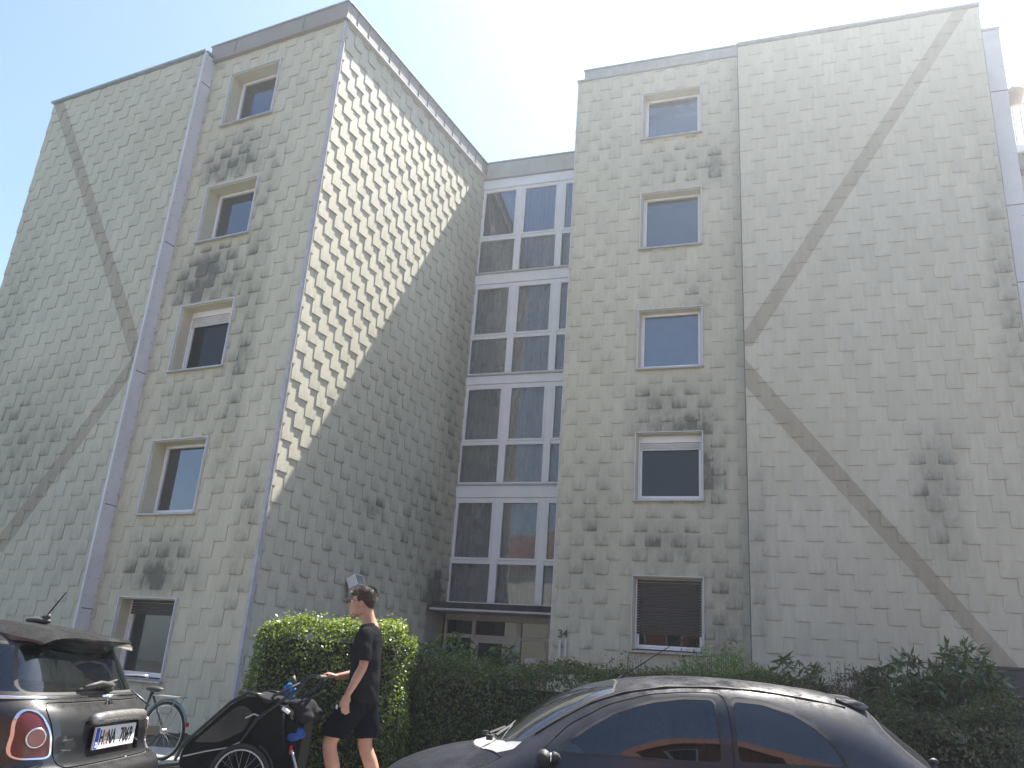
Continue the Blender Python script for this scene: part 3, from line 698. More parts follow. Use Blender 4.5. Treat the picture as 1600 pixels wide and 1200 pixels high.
def bush(name, label, cat, loc, stems, size, mat, aspect=0.4, n_leaf=40, spread=0.5, height=1.0, whorl=True, group=None, stem_r=0.008, lean=0.0, curve=0.15, start=0.25, sm=None, droop=None, leafz=0.3):
    """shrub: branching stems, each with leaves along it and a tuft on its tip"""
    root = thing(name, label, cat, loc, 0, group); mb = MB(); P = []; N = []
    for i in range(stems):
        a = RNG.uniform(0, 2*pi); r = spread*sqrt(RNG.uniform(0, 1)); hh = height*(0.72+0.34*RNG.uniform())*(1-0.22*(r/spread)**2)
        b0 = Vector((r*0.35*cos(a), r*0.35*sin(a), 0)); b1 = Vector((r*cos(a)+lean*hh, r*sin(a), hh))
        mid = (b0+b1)/2+Vector((cos(a), sin(a), 0))*curve*hh*RNG.uniform(0.2, 1)+Vector((0, 0, -0.05*hh))
        pts = [b0.lerp(mid, t).lerp(mid.lerp(b1, t), t) for t in (0, .25, .5, .75, 1)]
        mb.tube(pts, [stem_r, stem_r*.85, stem_r*.7, stem_r*.5, stem_r*.25], 4)
        for k in range(n_leaf):
            t = start+(1-start)*RNG.uniform()**0.7
            p = b0.lerp(mid, t).lerp(mid.lerp(b1, t), t)+Vector(RNG.normal(0, spread*0.07, 3))
            P.append(p); aa = RNG.uniform(0, 2*pi); N.append((cos(aa)*0.7, sin(aa)*0.7, 1))
        if whorl:
            for k in range(9):
                P.append(b1+Vector(RNG.normal(0, 0.01, 3))); aa = 2*pi*k/9; N.append((cos(aa)*.9, sin(aa)*.9, 0.9))
    st = link('stem', mb.mesh('stem', sm or M_stem), root); st['kind'] = 'stuff'
    f = link('foliage', leaves_mesh('foliage', P, N, size, mat, aspect, droop=droop), root); f['kind'] = 'stuff'
    return root
M_stem = plain('brown_twig', (0.07, 0.05, 0.03), 0.85, vary=0.3)
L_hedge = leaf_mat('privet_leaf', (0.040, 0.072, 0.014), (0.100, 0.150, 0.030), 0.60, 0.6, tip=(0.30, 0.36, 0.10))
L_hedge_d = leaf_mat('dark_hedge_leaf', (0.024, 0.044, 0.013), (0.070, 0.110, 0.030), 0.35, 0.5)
L_laurel = leaf_mat('laurel_leaf', (0.030, 0.070, 0.020), (0.06, 0.115, 0.03), 0.35, 0.6)
L_light = leaf_mat('feathery_leaf', (0.15, 0.25, 0.075), (0.24, 0.36, 0.11), 0.5, 0.3)
L_rhodo = leaf_mat('evergreen_leaf', (0.030, 0.062, 0.024), (0.085, 0.14, 0.05), 0.3, 0.8)
L_purple = leaf_mat('barberry_leaf', (0.085, 0.040, 0.050), (0.15, 0.085, 0.085), 0.4, 0.3)
L_mixed = leaf_mat('ground_shrub_leaf', (0.026, 0.040, 0.015), (0.065, 0.075, 0.032), 0.3, 0.5, tip=(0.09, 0.05, 0.055))

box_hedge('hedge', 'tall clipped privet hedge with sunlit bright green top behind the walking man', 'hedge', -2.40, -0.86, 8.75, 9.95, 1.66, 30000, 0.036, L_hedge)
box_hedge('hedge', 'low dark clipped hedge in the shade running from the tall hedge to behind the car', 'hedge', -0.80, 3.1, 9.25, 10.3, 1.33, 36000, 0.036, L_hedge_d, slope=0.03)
bush('laurel_bush', 'rounded laurel bush between the tall sunlit hedge and the entrance door', 'bush', (-0.55, 10.7, 0), 80, 0.085, L_laurel, 0.42, 40, 0.55, 1.72)
bush('laurel_bush', 'small laurel bush with loose shoots in front of the glazed entrance door', 'bush', (0.15, 11.1, 0), 42, 0.085, L_laurel, 0.42, 30, 0.42, 1.62)
bush('feathery_shrub', 'pale green feathery shrub against the wall beside the thin vertical seam', 'shrub', (3.10, 11.9, 0), 190, 0.075, L_light, 0.24, 80, 0.72, 1.86, whorl=False)
bush('feathery_shrub', 'low loose green shrub under the ground floor window with the brown shutter', 'shrub', (1.9, 11.7, 0), 110, 0.06, L_laurel, 0.28, 55, 0.85, 1.62, whorl=False)
bush('laurel_shrub', 'upright laurel shrub with long leaves between the pale feathery shrub and the purple one', 'shrub', (3.95, 11.6, 0), 60, 0.13, L_rhodo, 0.26, 26, 0.42, 1.72)
bush('barberry_shrub', 'purple leaved shrub with thin upright twigs rising above the back of the blue car', 'shrub', (4.55, 11.2, 0), 150, 0.05, L_purple, 0.4, 50, 0.62, 1.72, whorl=False, curve=0.05)
for (x, y, h, sp, lb) in ((5.25, 11.3, 1.78, .62, 'broad dark evergreen shrub beside the purple shrub'), (5.85, 11.0, 1.98, .55, 'tallest dark evergreen shrub, its star-shaped shoots standing beside the dark cabinet')):
    bush('evergreen_shrub', lb, 'shrub', (x, y, 0), 120, 0.135, L_rhodo, 0.26, 30, sp, h, group=None)
box_hedge('mixed_shrubbery', 'wide low tangle of dark green and reddish shrubs behind the back of the blue car', 'shrubbery', 3.0, 7.2, 9.5, 10.6, 1.22, 26000, 0.05, L_mixed, lump=0.30, rnd=0.35)
# dark cabinet at the right edge
CB = thing('utility_cabinet', 'dark grey metal cabinet standing at the wall beside the tall evergreen shrub', 'cabinet', (6.95, 11.35, 0), radians(-20))
M_cab = plain('dark_grey_cabinet_paint', (0.055, 0.058, 0.07), 0.6, vary=0.15, bump=0.1)
mb = MB(); mb.box((-0.62, -0.25, 0), (0.62, 0.25, 1.80)); mb.build('cabinet_body', M_cab, CB, fix=True, bevel=0.01)
mb = MB(); mb.box((-0.64, -0.28, 1.801), (0.64, 0.28, 1.83)); mb.build('cabinet_lid', M_cab, CB)
for i in range(2):
    mb = MB(); mb.box((-0.60+i*0.605, -0.262, 0.06), (-0.005+i*0.605, -0.251, 1.77)); mb.build('cabinet_door', M_cab, CB)
# tall grass in front of the hedge foot
P = np.stack([RNG.uniform(-3.4, 7.0, 16000), RNG.uniform(8.5, 9.4, 16000), np.zeros(16000)], 1)
me = leaves_mesh('verge_grass', P, np.tile([0, -1.0, 0.1], (16000, 1)), 0.16, leaf_mat('grass_blade', (0.06, 0.075, 0.02), (0.12, 0.12, 0.045), 0.4, 0.3), 0.06, droop=(0, 0, 1.6))
o = link('verge_grass', me); tag(o, 'rough grass along the foot of the hedges', 'grass', kind='stuff')

# ================================================================ neighbour with railing and flower pot
NB = thing('neighbouring_building', 'end of the next building with a roof terrace railing beyond the pale grey strip', 'building', (11.6, 15.5, 0))
nb = Matrix.Translation((-11.6, -15.5, 0))
def npart(name, mb, mat, par=None, **kw):
    o = mb.build(name, mat, par or NB, **kw)
    if par is None: o.matrix_parent_inverse = nb
    return o
NW = Wall(R00, 110, (-.342, -.94), -1.0)
mb = MB(); NW.box(mb, 9.1, 16, 0, 12.0, -7, 0); npart('wall', mb, plain('cream_neighbour_render', (0.42, 0.41, 0.33), 0.9))
mb = MB(); NW.box(mb, 9.02, 16, 11.95, 12.12, -7, 0.35); npart('terrace_slab', mb, M_white)
mb = MB(); NW.box(mb, 9.03, 16, 11.60, 11.94, -7, 0.30); npart('slab_fascia', mb, M_fascia)
for i in range(30):
    mb = MB(); mb.tube([NW.p(9.10+i*0.14, 12.12, 0.28), NW.p(9.10+i*0.14, 13.10, 0.28)], 0.012, 6); npart('baluster', mb, M_sill)
mb = MB(); mb.tube([NW.p(9.05, 13.12, 0.28), NW.p(13.3, 13.12, 0.28)], 0.025, 8); npart('handrail', mb, M_sill)
FP = thing('flower_pot', 'pale terracotta flower pot hanging on the terrace railing at the roof edge', 'flower pot', tuple(NW.p(9.12, 12.95, 0.46)))
mb = MB(); n = 20; prof = [(0.12, 0.0), (0.18, 0.28), (0.205, 0.28), (0.21, 0.35), (0.18, 0.35), (0.17, 0.30)]
for i in range(len(prof)):
    for k in range(n): mb.v.append((prof[i][0]*cos(2*pi*k/n), prof[i][0]*sin(2*pi*k/n), prof[i][1]))
for i in range(len(prof)-1):
    for k in range(n): mb.f.append((i*n+k, i*n+(k+1)%n, (i+1)*n+(k+1)%n, (i+1)*n+k)); mb.mi.append(0); mb.uv.append(None)
mb.f.append(tuple(range(n-1, -1, -1))); mb.mi.append(0); mb.uv.append(None)
mb.build('pot', plain('pale_terracotta', (0.55, 0.45, 0.38), 0.8), FP, smooth=True)
me = leaves_mesh('plant', RNG.normal(0, 0.07, (160, 3))*np.array([1, 1, .5])+np.array([0, 0, 0.37]), np.tile([0, 0, 1.0], (160, 1)), 0.06, L_laurel); o = link('plant', me, FP); o['kind'] = 'stuff'

# ================================================================ the other side of the street (seen in panes and paint)
M_brick = plain('red_brick', (0.26, 0.10, 0.065), 0.85, vary=0.25, scale=3)
M_rooft = plain('red_roof_tiles', (0.16, 0.06, 0.04), 0.8, vary=0.3, scale=2)
for (x, w_, h_, lb) in ((-15, 12, 6.2, 'long red brick house with tiled roof across the street, mirrored in panes'), (5.0, 20, 10.4, 'tall red brick house across the street, mirrored in the car windows')):
    h = thing('brick_house', lb, 'house', (x, -17 if x < 0 else -11, 0))
    mb = MB(); mb.box((-w_/2, -5, 0), (w_/2, 0, h_)); mb.build('wall', M_brick, h)
    mb = MB(); mb.poly_prism([(-w_/2-.4, 0.5, h_), (-w_/2-.4, -5.5, h_), (-w_/2-.4, -2.5, h_+2.6)], (w_+.8, 0, 0)); mb.build('roof', M_rooft, h)
    for i in range(5):
        for j in range(2 if x < 0 else 4):
            mb = MB(); mb.box((-w_/2+1+i*w_/5, 0.001, 0.9+j*2.6), (-w_/2+2.2+i*w_/5, 0.05, 2.2+j*2.6)); f = mb.build('window', M_white, h)
            mb = MB(); mb.box((-w_/2+1.08+i*w_/5, 0.051, 0.98+j*2.6), (-w_/2+2.12+i*w_/5, 0.055, 2.12+j*2.6)); mb.build('pane', M_black, f)
def tree(loc, h, r, n, lb):
    root = thing('street_tree', lb, 'tree', loc); mb = MB()
    mb.tube([(0, 0, 0), (0.1, 0, h*.3), (0, 0.1, h*.6), (0.1, 0, h*.85)], [.22, .17, .11, .04], 8)
    for i in range(14):
        a = RNG.uniform(0, 6.28); z = h*RNG.uniform(.35, .75); mb.tube([(0, 0, z), (cos(a)*r*.4, sin(a)*r*.4, z+h*.12), (cos(a)*r*.8, sin(a)*r*.8, z+h*.16)], [.07, .045, .02], 5)
    mb.build('trunk', M_stem, root)
    C = RNG.normal(0, 1, (26, 3)); C /= np.linalg.norm(C, axis=1)[:, None]; C *= RNG.uniform(.3, .95, (26, 1))*np.array([r, r, h*.32]); C[:, 2] += h*.65
    P = C[RNG.integers(0, 26, n)]+RNG.normal(0, r*.2, (n, 3)); me = leaves_mesh('crown', P, P-np.array([0, 0, h*.6]), 0.22, L_hedge_d, 0.6); o = link('crown', me, root); o['kind'] = 'stuff'
tree((-7.5, -9.5, 0), 9.5, 3.0, 9000, 'broad leafy tree in front of the brick house across the street')
tree((-1.9, -8.5, 0), 8.5, 2.2, 8000, 'slimmer leafy tree between the brick houses across the street')

for (x, y, w_, h_) in ((21, -13, 9, 7.5), (-27, -12, 11, 8.5)):  # unseen pale houses added so their sunlit walls bounce light onto the facade
    h = thing('added_pale_house', ('larger cream house added across the street to bounce sunlight, past the long low brick house' if x < 0 else 'smaller cream house added across the street to bounce sunlight, past the tall brick house'), 'house', (x, y, 0))
    mb = MB(); mb.box((-w_/2, -6, 0), (w_/2, 0, h_)); mb.build('wall', plain('cream_house_render', (0.6, 0.57, 0.48), 0.9), h)
    mb = MB(); mb.poly_prism([(-w_/2-.4, 0.5, h_), (-w_/2-.4, -6.5, h_), (-w_/2-.4, -3, h_+2.6)], (w_+.8, 0, 0)); mb.build('roof', M_rooft, h)
# ================================================================ added thin haze volume, standing in for lens glare
mb = MB(); mb.box((-206, -206, -1.6), (206, 206, 16.2))
g = NT('lens_glare_haze'); pv_ = g.n('VolumePrincipled', Density=0.0026, Anisotropy=0.7); g.set(pv_, 'Color', (0.86, 0.93, 1.0, 1)); g.t.links.new(pv_.outputs[0], g.out.inputs['Volume'])
HZ = mb.build('haze', g.m); HZ['kind'] = 'stuff'
# ================================================================ cars
def pip(x, y, poly):
    c = False; n = len(poly); j = n-1
    for i in range(n):
        xi, yi = poly[i]; xj, yj = poly[j]
        if (yi > y) != (yj > y) and x < (xj-xi)*(y-yi)/(yj-yi)+xi: c = not c
        j = i
    return c
def offset_poly(poly, d):
    n = len(poly); A = sum(poly[i][0]*poly[(i+1)%n][1]-poly[(i+1)%n][0]*poly[i][1] for i in range(n)); sg = 1 if A > 0 else -1; out = []
    for i in range(n):
        a, b, c = Vector(poly[i-1]), Vector(poly[i]), Vector(poly[(i+1)%n])
        n1 = Vector(((b-a).y, -(b-a).x)).normalized()*sg; n2 = Vector(((c-b).y, -(c-b).x)).normalized()*sg
        m = (n1+n2); m = m/max(0.35, m.length_squared/2) if m.length > 1e-6 else n1
        out.append(tuple(b+m*d))
    return out
def roundp(poly, r, k=4):
    out = []; n = len(poly)
    for i in range(n):
        a, b, c = Vector(poly[i-1]), Vector(poly[i]), Vector(poly[(i+1)%n])
        r1 = min(r, (a-b).length*0.45); r2 = min(r, (c-b).length*0.45)
        p, q = b+(a-b).normalized()*r1, b+(c-b).normalized()*r2
        for t in range(k+1):
            u = t/k; out.append(tuple(p*(1-u)**2+b*2*u*(1-u)+q*u*u))
    return out
class Shell:
    """a car skin: a lofted surface that is cut along panel outlines and then taken apart into panels"""
    AX = {'side': (0, 2), 'top': (0, 1), 'rear': (1, 2)}
    def __init__(s, bm): s.bm = bm; s.reg = []
    def region(s, name, poly, view, cond, cut=True):
        i, j = s.AX[view]; k = 3-i-j; bm = s.bm
        if cut:
            for a, b in zip(poly, poly[1:]+poly[:1]):
                lo = (min(a[0], b[0])-0.004, min(a[1], b[1])-0.004); hi = (max(a[0], b[0])+0.004, max(a[1], b[1])+0.004)
                fs = []
                for f in bm.faces:
                    xs = [v.co[i] for v in f.verts]; ys = [v.co[j] for v in f.verts]
                    if max(xs) < lo[0] or min(xs) > hi[0] or max(ys) < lo[1] or min(ys) > hi[1]: continue
                    if cond(f.calc_center_median()): fs.append(f)
                if not fs: continue
                g = set(fs); 
                for f in fs: g.update(f.edges); g.update(f.verts)
                co = Vector((0, 0, 0)); no = Vector((0, 0, 0)); co[i], co[j] = a; no[i], no[j] = (b[1]-a[1]), -(b[0]-a[0])
                if no.length < 1e-7: continue
                bmesh.ops.bisect_plane(bm, geom=list(g), dist=1e-5, plane_co=co, plane_no=no.normalized())
        s.reg.append((name, poly, i, j, cond))
    def split(s):
        bm = s.bm; bm.normal_update()
        out = {}
        for f in bm.faces:
            c = f.calc_center_median(); nm = 'body'
            for name, poly, i, j, cond in s.reg:
                if cond(c) and pip(c[i], c[j], poly): nm = name; break
            out.setdefault(nm, []).append(f)
        res = {}
        for nm, fs in out.items():
            idx = {}; vs = []; ns = []; F = []
            for f in fs:
                ff = []
                for v in f.verts:
                    if v.index not in idx: idx[v.index] = len(vs); vs.append(tuple(v.co)); ns.append(tuple(v.normal))
                    ff.append(idx[v.index])
                F.append(ff)
            res[nm] = (vs, F, ns)
        return res
    @staticmethod
    def make(name, data, mat, parent, push=0.0):
        vs, F, ns = data
        if push: vs = [tuple(Vector(v)+Vector(n)*push) for v, n in zip(vs, ns)]
        me = bpy.data.meshes.new(name); me.from_pydata(vs, [], F); me.materials.append(mat); me.shade_smooth()
        me.normals_split_custom_set_from_vertices(ns)
        return link(name, me, parent)
def catmull(xs, ys, q):
    xs = np.asarray(xs, float); ys = np.asarray(ys, float)
    m = np.gradient(ys, xs); i = np.clip(np.searchsorted(xs, q)-1, 0, len(xs)-2)
    h = xs[i+1]-xs[i]; t = (q-xs[i])/h
    return (2*t**3-3*t**2+1)*ys[i]+(t**3-2*t**2+t)*h*m[i]+(-2*t**3+3*t**2)*ys[i+1]+(t**3-t**2)*h*m[i+1]

def car_paint(name, base, flake, dustc=(0.062, 0.056, 0.048), dust=0.75):
    g = NT(name); v = g.tc(); nrm = g.geo('Normal'); up = g.n('SeparateXYZ', _0=nrm).outputs[2]
    fl = g.n('TexVoronoi', Scale=900.0); g.set(fl, 'Vector', v)
    c = g.mix(g.math('MULTIPLY', fl.outputs['Distance'], 0.35, clamp=True), base, flake)
    n1 = g.noise(5, v, 5, 0.65); n2 = g.noise(160, v, 2, 0.6)
    d = g.math('MULTIPLY', g.ramp(up, [(0.15, 0.06), (0.85, 1.0)]), g.ramp(n1, [(0.3, 0.55), (0.7, 1.0)]))
    d = g.math('MULTIPLY', d, g.math('MULTIPLY_ADD', g.ramp(n2, [(0.35, 0.0), (0.7, 1.0)]), 0.35, 0.65)); d = g.math('MULTIPLY', d, dust, clamp=True)
    c = g.mix(d, c, dustc)
    r = g.math('MULTIPLY_ADD', d, 0.42, 0.20)
    p = g.principled(c, g.math('MULTIPLY_ADD', d, 0.55, 0.3), 0.0, g.math('MULTIPLY_ADD', d, -0.95, 0.5, clamp=True), None); g.set(p, 'Coat Weight', g.math('MULTIPLY_ADD', d, -1.8, 0.9, clamp=True))
    g.set(p, 'Coat Roughness', g.math('MULTIPLY_ADD', d, 0.45, 0.03))
    MATS[name] = g.done(p); return MATS[name]
M_ka = car_paint('dark_blue_dusty_paint', (0.003, 0.006, 0.016), (0.007, 0.015, 0.045), (0.040, 0.038, 0.035))
M_mini = car_paint('charcoal_dusty_paint', (0.007, 0.0075, 0.009), (0.018, 0.019, 0.022), (0.034, 0.033, 0.032), 0.8)
M_chrome = plain('chrome', (0.75, 0.75, 0.76), 0.12, 1.0, vary=0.05)
M_tyre = plain('tyre_rubber', (0.02, 0.02, 0.02), 0.85, vary=0.3)
M_rim = plain('silver_alloy', (0.45, 0.45, 0.46), 0.35, 0.8)
M_plast = plain('dusty_black_plastic', (0.045, 0.043, 0.040), 0.65, vary=0.3)
M_cglass = glass_mat('car_window_glass', (0.26, 0.33, 0.32), dirt=0.02, refl=0.68)
M_cglass_f = glass_mat('windscreen_glass', (0.62, 0.70, 0.68), dirt=0.07, refl=1.1)
M_seat = plain('grey_seat_cloth', (0.07, 0.072, 0.08), 0.9, vary=0.2)
M_dash = plain('pale_dashboard_plastic', (0.30, 0.32, 0.30), 0.6)

def wheel(root, x, y, z, R, out):
    mb = MB(); mb.torus((x, y, z), (0, 1, 0), R-0.055, 0.058, 40, 10, sx=1.25); t = mb.build('wheel', M_tyre, root, smooth=True)
    mb = MB(); mb.torus((x, y+out*0.05, z), (0, 1, 0), R-0.11, 0.016, 40, 8)
    for k in range(6):
        a = k*pi/3; mb.tube([(x, y+out*0.04, z), (x+cos(a)*(R-0.11), y+out*0.05, z+sin(a)*(R-0.11))], [0.045, 0.025], 6)
    mb.disc((x, y+out*0.045, z), (0, 1, 0), 0.06, 0.03); mb.build('rim', M_rim, t, smooth=False)
    mb = MB(); mb.disc((x, y, z), (0, 1, 0), R-0.10, 0.04, 30); mb.build('brake_disc', M_black, t)
def circ(cx, cz, r, n=22): return [(cx+r*cos(2*pi*i/n), cz+r*sin(2*pi*i/n)) for i in range(n)]

# ---------------------------------------------------------------- the dark blue hatchback
KX, KY = 1.10, 6.20
KA = [(-.735,.50,.30,.04,.38,.42,.42),(-.71,.575,.42,.05,.52,.48,.56),(-.65,.64,.50,.06,.62,.52,.66),(-.50,.725,.56,.08,.70,.57,.74),(-.25,.81,.58,.09,.74,.62,.79),
      (0,.872,.60,.10,.76,.68,.81),(.12,.935,.62,.11,.765,.74,.815),(.25,1.035,.60,.12,.765,.79,.815),(.42,1.148,.58,.12,.765,.82,.815),(.64,1.252,.565,.10,.765,.845,.815),
      (.84,1.305,.56,.08,.765,.85,.815),(1.1,1.345,.56,.07,.765,.86,.815),(1.4,1.365,.56,.07,.765,.87,.815),(1.7,1.362,.555,.07,.765,.885,.815),(2.0,1.345,.55,.08,.765,.90,.815),
      (2.27,1.315,.54,.09,.76,.905,.81),(2.42,1.265,.535,.10,.75,.90,.80),(2.52,1.20,.54,.11,.74,.89,.79),(2.65,1.105,.55,.12,.73,.86,.78),(2.80,.985,.56,.12,.70,.80,.75),
      (2.88,.88,.54,.10,.66,.74,.71),(2.925,.72,.45,.08,.56,.60,.60),(2.935,.60,.30,.05,.40,.52,.45)]
K = np.array(KA); xs = K[:, 0]
Q = np.concatenate([np.linspace(-.735, -.60, 10)[:-1], np.linspace(-.60, 2.70, 90), np.linspace(2.70, 2.935, 16)[1:]])
C_ = [catmull(xs, K[:, j], Q) for j in range(1, 7)]
bm = bmesh.new(); rings = []
for i, x in enumerate(Q):
    zt, wr, dr, wb, zb, wm = [c[i] for c in C_]
    zb = min(zb, zt-dr-0.03)
    lo = 0.20+max(0, (abs(x-1.1)-1.55))*0.35
    zm = min(0.60, zb-0.05)
    P = [(0, zt), (wr*.5, zt-dr*.10), (wr*.82, zt-dr*.42), (wr, zt-dr), (wr*.40+wb*.60+.012, (zt-dr)*.52+zb*.48), (wb, zb), (wb+(wm-wb)*.75, zb-(zb-zm)*.45), (wm, zm), (wm*.995, .42), (wm*.95, max(lo+.05, .26)), (wm*.8, lo), (0, lo)]
    P = np.array(P); d = np.r_[0, np.cumsum(np.hypot(*np.diff(P, axis=0).T))]; q = np.linspace(0, d[-1], 36)
    Y = catmull(d, P[:, 0], q); Z = catmull(d, P[:, 1], q); Y[0] = 0; Y[-1] = 0
    ring = [bm.verts.new((x-KX, y, z)) for y, z in zip(Y, Z)]
    ring += [bm.verts.new((x-KX, -y, z)) for y, z in list(zip(Y, Z))[-2:0:-1]]
    rings.append(ring)
for a, b in zip(rings, rings[1:]):
    n = len(a)
    for k in range(n): bm.faces.new((a[k], a[(k+1) % n], b[(k+1) % n], b[k]))
bm.faces.new(rings[0]); bm.faces.new(list(reversed(rings[-1])))
bmesh.ops.recalc_face_normals(bm, faces=bm.faces); bm.verts.index_update()
sh = Shell(bm); sx = lambda P: [(x-KX, z) for x, z in P]
KA_ROOT = thing('parked_car', 'dark blue rounded two-door hatchback parked in front of the low hedge, seen from the side', 'car', (KX, KY, 0))
near = lambda c: c.y < -0.3; far = lambda c: c.y > 0.3
door_w = roundp(sx([(.44,.875),(.60,1.00),(.78,1.105),(1.0,1.18),(1.2,1.215),(1.39,1.222),(1.405,.880)]), .035)
quart = roundp(sx([(1.51,.89),(1.51,1.222),(1.70,1.215),(1.88,1.165),(2.0,1.10),(2.09,1.01),(2.15,.905)]), .04)
door = roundp(sx([(.30,.30),(.27,.70),(.33,.86),(.50,1.02),(.74,1.15),(1.0,1.228),(1.25,1.258),(1.45,1.262),(1.475,1.15),(1.475,.45),(1.40,.26)]), .05)
wscr = [(x-KX, y) for x, y in [(.05,0),(.06,.2),(.085,.38),(.135,.50),(.22,.572),(.40,.553),(.60,.533),(.775,.515),(.815,.35),(.835,.15),(.84,0)]]
wscr = wscr+[(x, -y) for x, y in wscr[-2:0:-1]]
cowl = [(x-KX, y) for x, y in [(-.085,0),(-.07,.25),(-.02,.43),(.07,.56),(.17,.61),(.235,.58)]]
cowl = cowl+[(.2-KX, 0)]+[(x, -y) for x, y in cowl[::-1][:-1]]
rwin = [(x-KX, y) for x, y in [(2.44,0),(2.45,.44),(2.49,.545),(2.58,.585),(2.72,.60),(2.82,.585),(2.85,.50),(2.855,0)]]
rwin = rwin+[(x, -y) for x, y in rwin[-2:0:-1]]
hood = [(x-KX, y) for x, y in [(-.60,0),(-.58,.35),(-.50,.52),(-.25,.60),(.02,.63),(.09,.62),(.06,.565),(-.03,.44),(-.08,.25),(-.095,0)]]
hood = hood+[(x, -y) for x, y in hood[-2:0:-1]]
bumper_f = [(-1.9, .0), (-1.9, .50), (-1.62, .53), (-1.45, .40), (-1.45, 0.0)]
topc = lambda c: c.z > 0.7
for cond in (near, far):
    for p in (door_w, quart): sh.region('side_window' if p is door_w else 'quarter_window', p, 'side', cond)
    sh.region('window_seal', offset_poly(door_w, .014), 'side', cond); sh.region('window_seal', offset_poly(quart, .022), 'side', cond)
    for cx in (-.13, 2.32): sh.region('hole', circ(cx-KX, .28, .315), 'side', cond)
sh.region('windscreen', wscr, 'top', topc); sh.region('windscreen_seal', offset_poly(wscr, .014), 'top', topc)
sh.region('rear_window', rwin, 'top', topc); sh.region('rear_window_seal', offset_poly(rwin, .012), 'top', topc)
sh.region('cowl', cowl, 'top', topc)
for cond in (near, far):
    sh.region('door', door, 'side', cond); sh.region('panel_gap', offset_poly(door, .006), 'side', cond)
sh.region('hood', hood, 'top', topc); sh.region('panel_gap', offset_poly(hood, .006), 'top', topc)
sh.region('bumper', bumper_f, 'side', lambda c: True); sh.region('bumper', [(1.60, 0), (1.50, .40), (1.62, .56), (1.95, .58), (1.95, 0)], 'side', lambda c: True)
D = sh.split(); bm.free()
M_silver_cowl = plain('sun_glare_grey_cowl', (0.42, 0.42, 0.41), 0.3, vary=0.15, spec=0.8)  # pale grey carries the sun's reflection off silver-grey plastic
mm = dict(body=M_ka, door=M_ka, hood=M_ka, side_window=M_cglass, quarter_window=M_cglass, windscreen=M_cglass_f, rear_window=M_cglass, window_seal=M_black, windscreen_seal=M_black, rear_window_seal=M_plast, cowl=M_silver_cowl, panel_gap=M_black, bumper=M_ka)
def split_sides(d):
    vs, F, ns = d; out = []
    for sg in (-1, 1):
        fs = [f for f in F if sum(vs[i][1] for i in f)*sg > 0]
        used = sorted({i for f in fs for i in f}); mp = {i: k for k, i in enumerate(used)}
        if fs: out.append(([vs[i] for i in used], [[mp[i] for i in f] for f in fs], [ns[i] for i in used]))
    return out
for nm, d in D.items():
    if nm == 'hole': continue
    for q in (split_sides(d) if nm in ('door', 'side_window', 'quarter_window', 'window_seal') else [d]): Shell.make(nm, q, mm[nm], KA_ROOT, push=-0.005 if nm == 'panel_gap' else (-0.003 if 'window' in nm and 'seal' not in nm else 0))
def L(x, y, z): return (x-KX, y, z)
for x in (-.13, 2.32):
    for s in (-1, 1): wheel(KA_ROOT, x-KX, s*0.70, .285, .285, s)
mb = MB(); mb.box(L(-.45, -.70, .22), L(2.6, .70, .28)); mb.box(L(-.5, -.55, .28), L(.30, .55, .66)); mb.build('floor_pan', M_black, KA_ROOT)
# interior
for s in (-1, 1):
    mb = MB(); mb.ell(L(1.22, s*.36, .50), (.26, .23, .09)); mb.ell(L(1.46, s*.36, .74), (.08, .22, .30), M=Matrix.Rotation(radians(12), 3, 'Y').to_4x4()); se = mb.build('seat', M_seat, KA_ROOT, smooth=True)
    mb = MB(); mb.ell(L(1.55, s*.36, 1.10), (.045, .13, .085)); mb.build('headrest', M_seat, se, smooth=True)
mb = MB(); mb.box(L(1.95, -.55, .35), L(2.15, .55, .95)); mb.build('rear_bench', M_seat, KA_ROOT, fix=True, bevel=0.05)
mb = MB(); mb.ell(L(.42, 0, .80), (.26, .66, .10), 20, 10); mb.build('dashboard', M_dash, KA_ROOT, smooth=True)
mb = MB(); mb.torus(L(.74, -.36, .86), (-1, 0, .45), .18, .014, 30, 8); mb.tube([L(.74, -.36, .86), L(.50, -.36, .76)], .025, 8); mb.build('steering_wheel', M_black, KA_ROOT, smooth=True)
mb = MB()
for s in (-1, 1):
    mb = MB(); mb.ell(L(.34, s*.86, .845), (.042, .070, .046), 18, 10); m = mb.build('door_mirror', M_black, KA_ROOT, smooth=True)
    mb = MB(); mb.ell(L(.378, s*.86, .845), (.010, .055, .035), 14, 8); mb.build('mirror_glass', M_chrome, m, smooth=True)
    mb = MB(); mb.tube([L(.42, s*.76, .84), L(.40, s*.82, .85)], .03, 8); mb.build('mirror_arm', M_black, m, smooth=True)
mb = MB(); mb.tube([L(.06, -.35, .915), L(.16, -.05, .965), L(.20, .18, .985)], .008, 6); mb.tube([L(.02, .10, .90), L(.13, .42, .93)], .008, 6); mb.disc(L(.02, -.36, .90), (0, 0, 1), .022, .03); mb.disc(L(-.01, .08, .90), (0, 0, 1), .022, .03); mb.build('wiper', M_black, KA_ROOT)
mb = MB(); mb.tube([L(.90, 0, 1.31), L(.92, 0, 1.335)], [.022, .012], 8); a = mb.build('aerial', M_black, KA_ROOT)
mb = MB(); mb.tube([L(.92, 0, 1.335), L(1.40, 0, 1.66)], [.004, .0022], 5); mb.build('aerial_rod', M_black, a)
mb = MB(); mb.tube([L(2.87, -.30, .80), L(2.90, -.30, .93)], [.03, .02], 8); mb.ell(L(2.90, -.30, .945), (.03, .022, .02)); mb.build('rear_wiper_pivot', M_black, KA_ROOT, smooth=True)
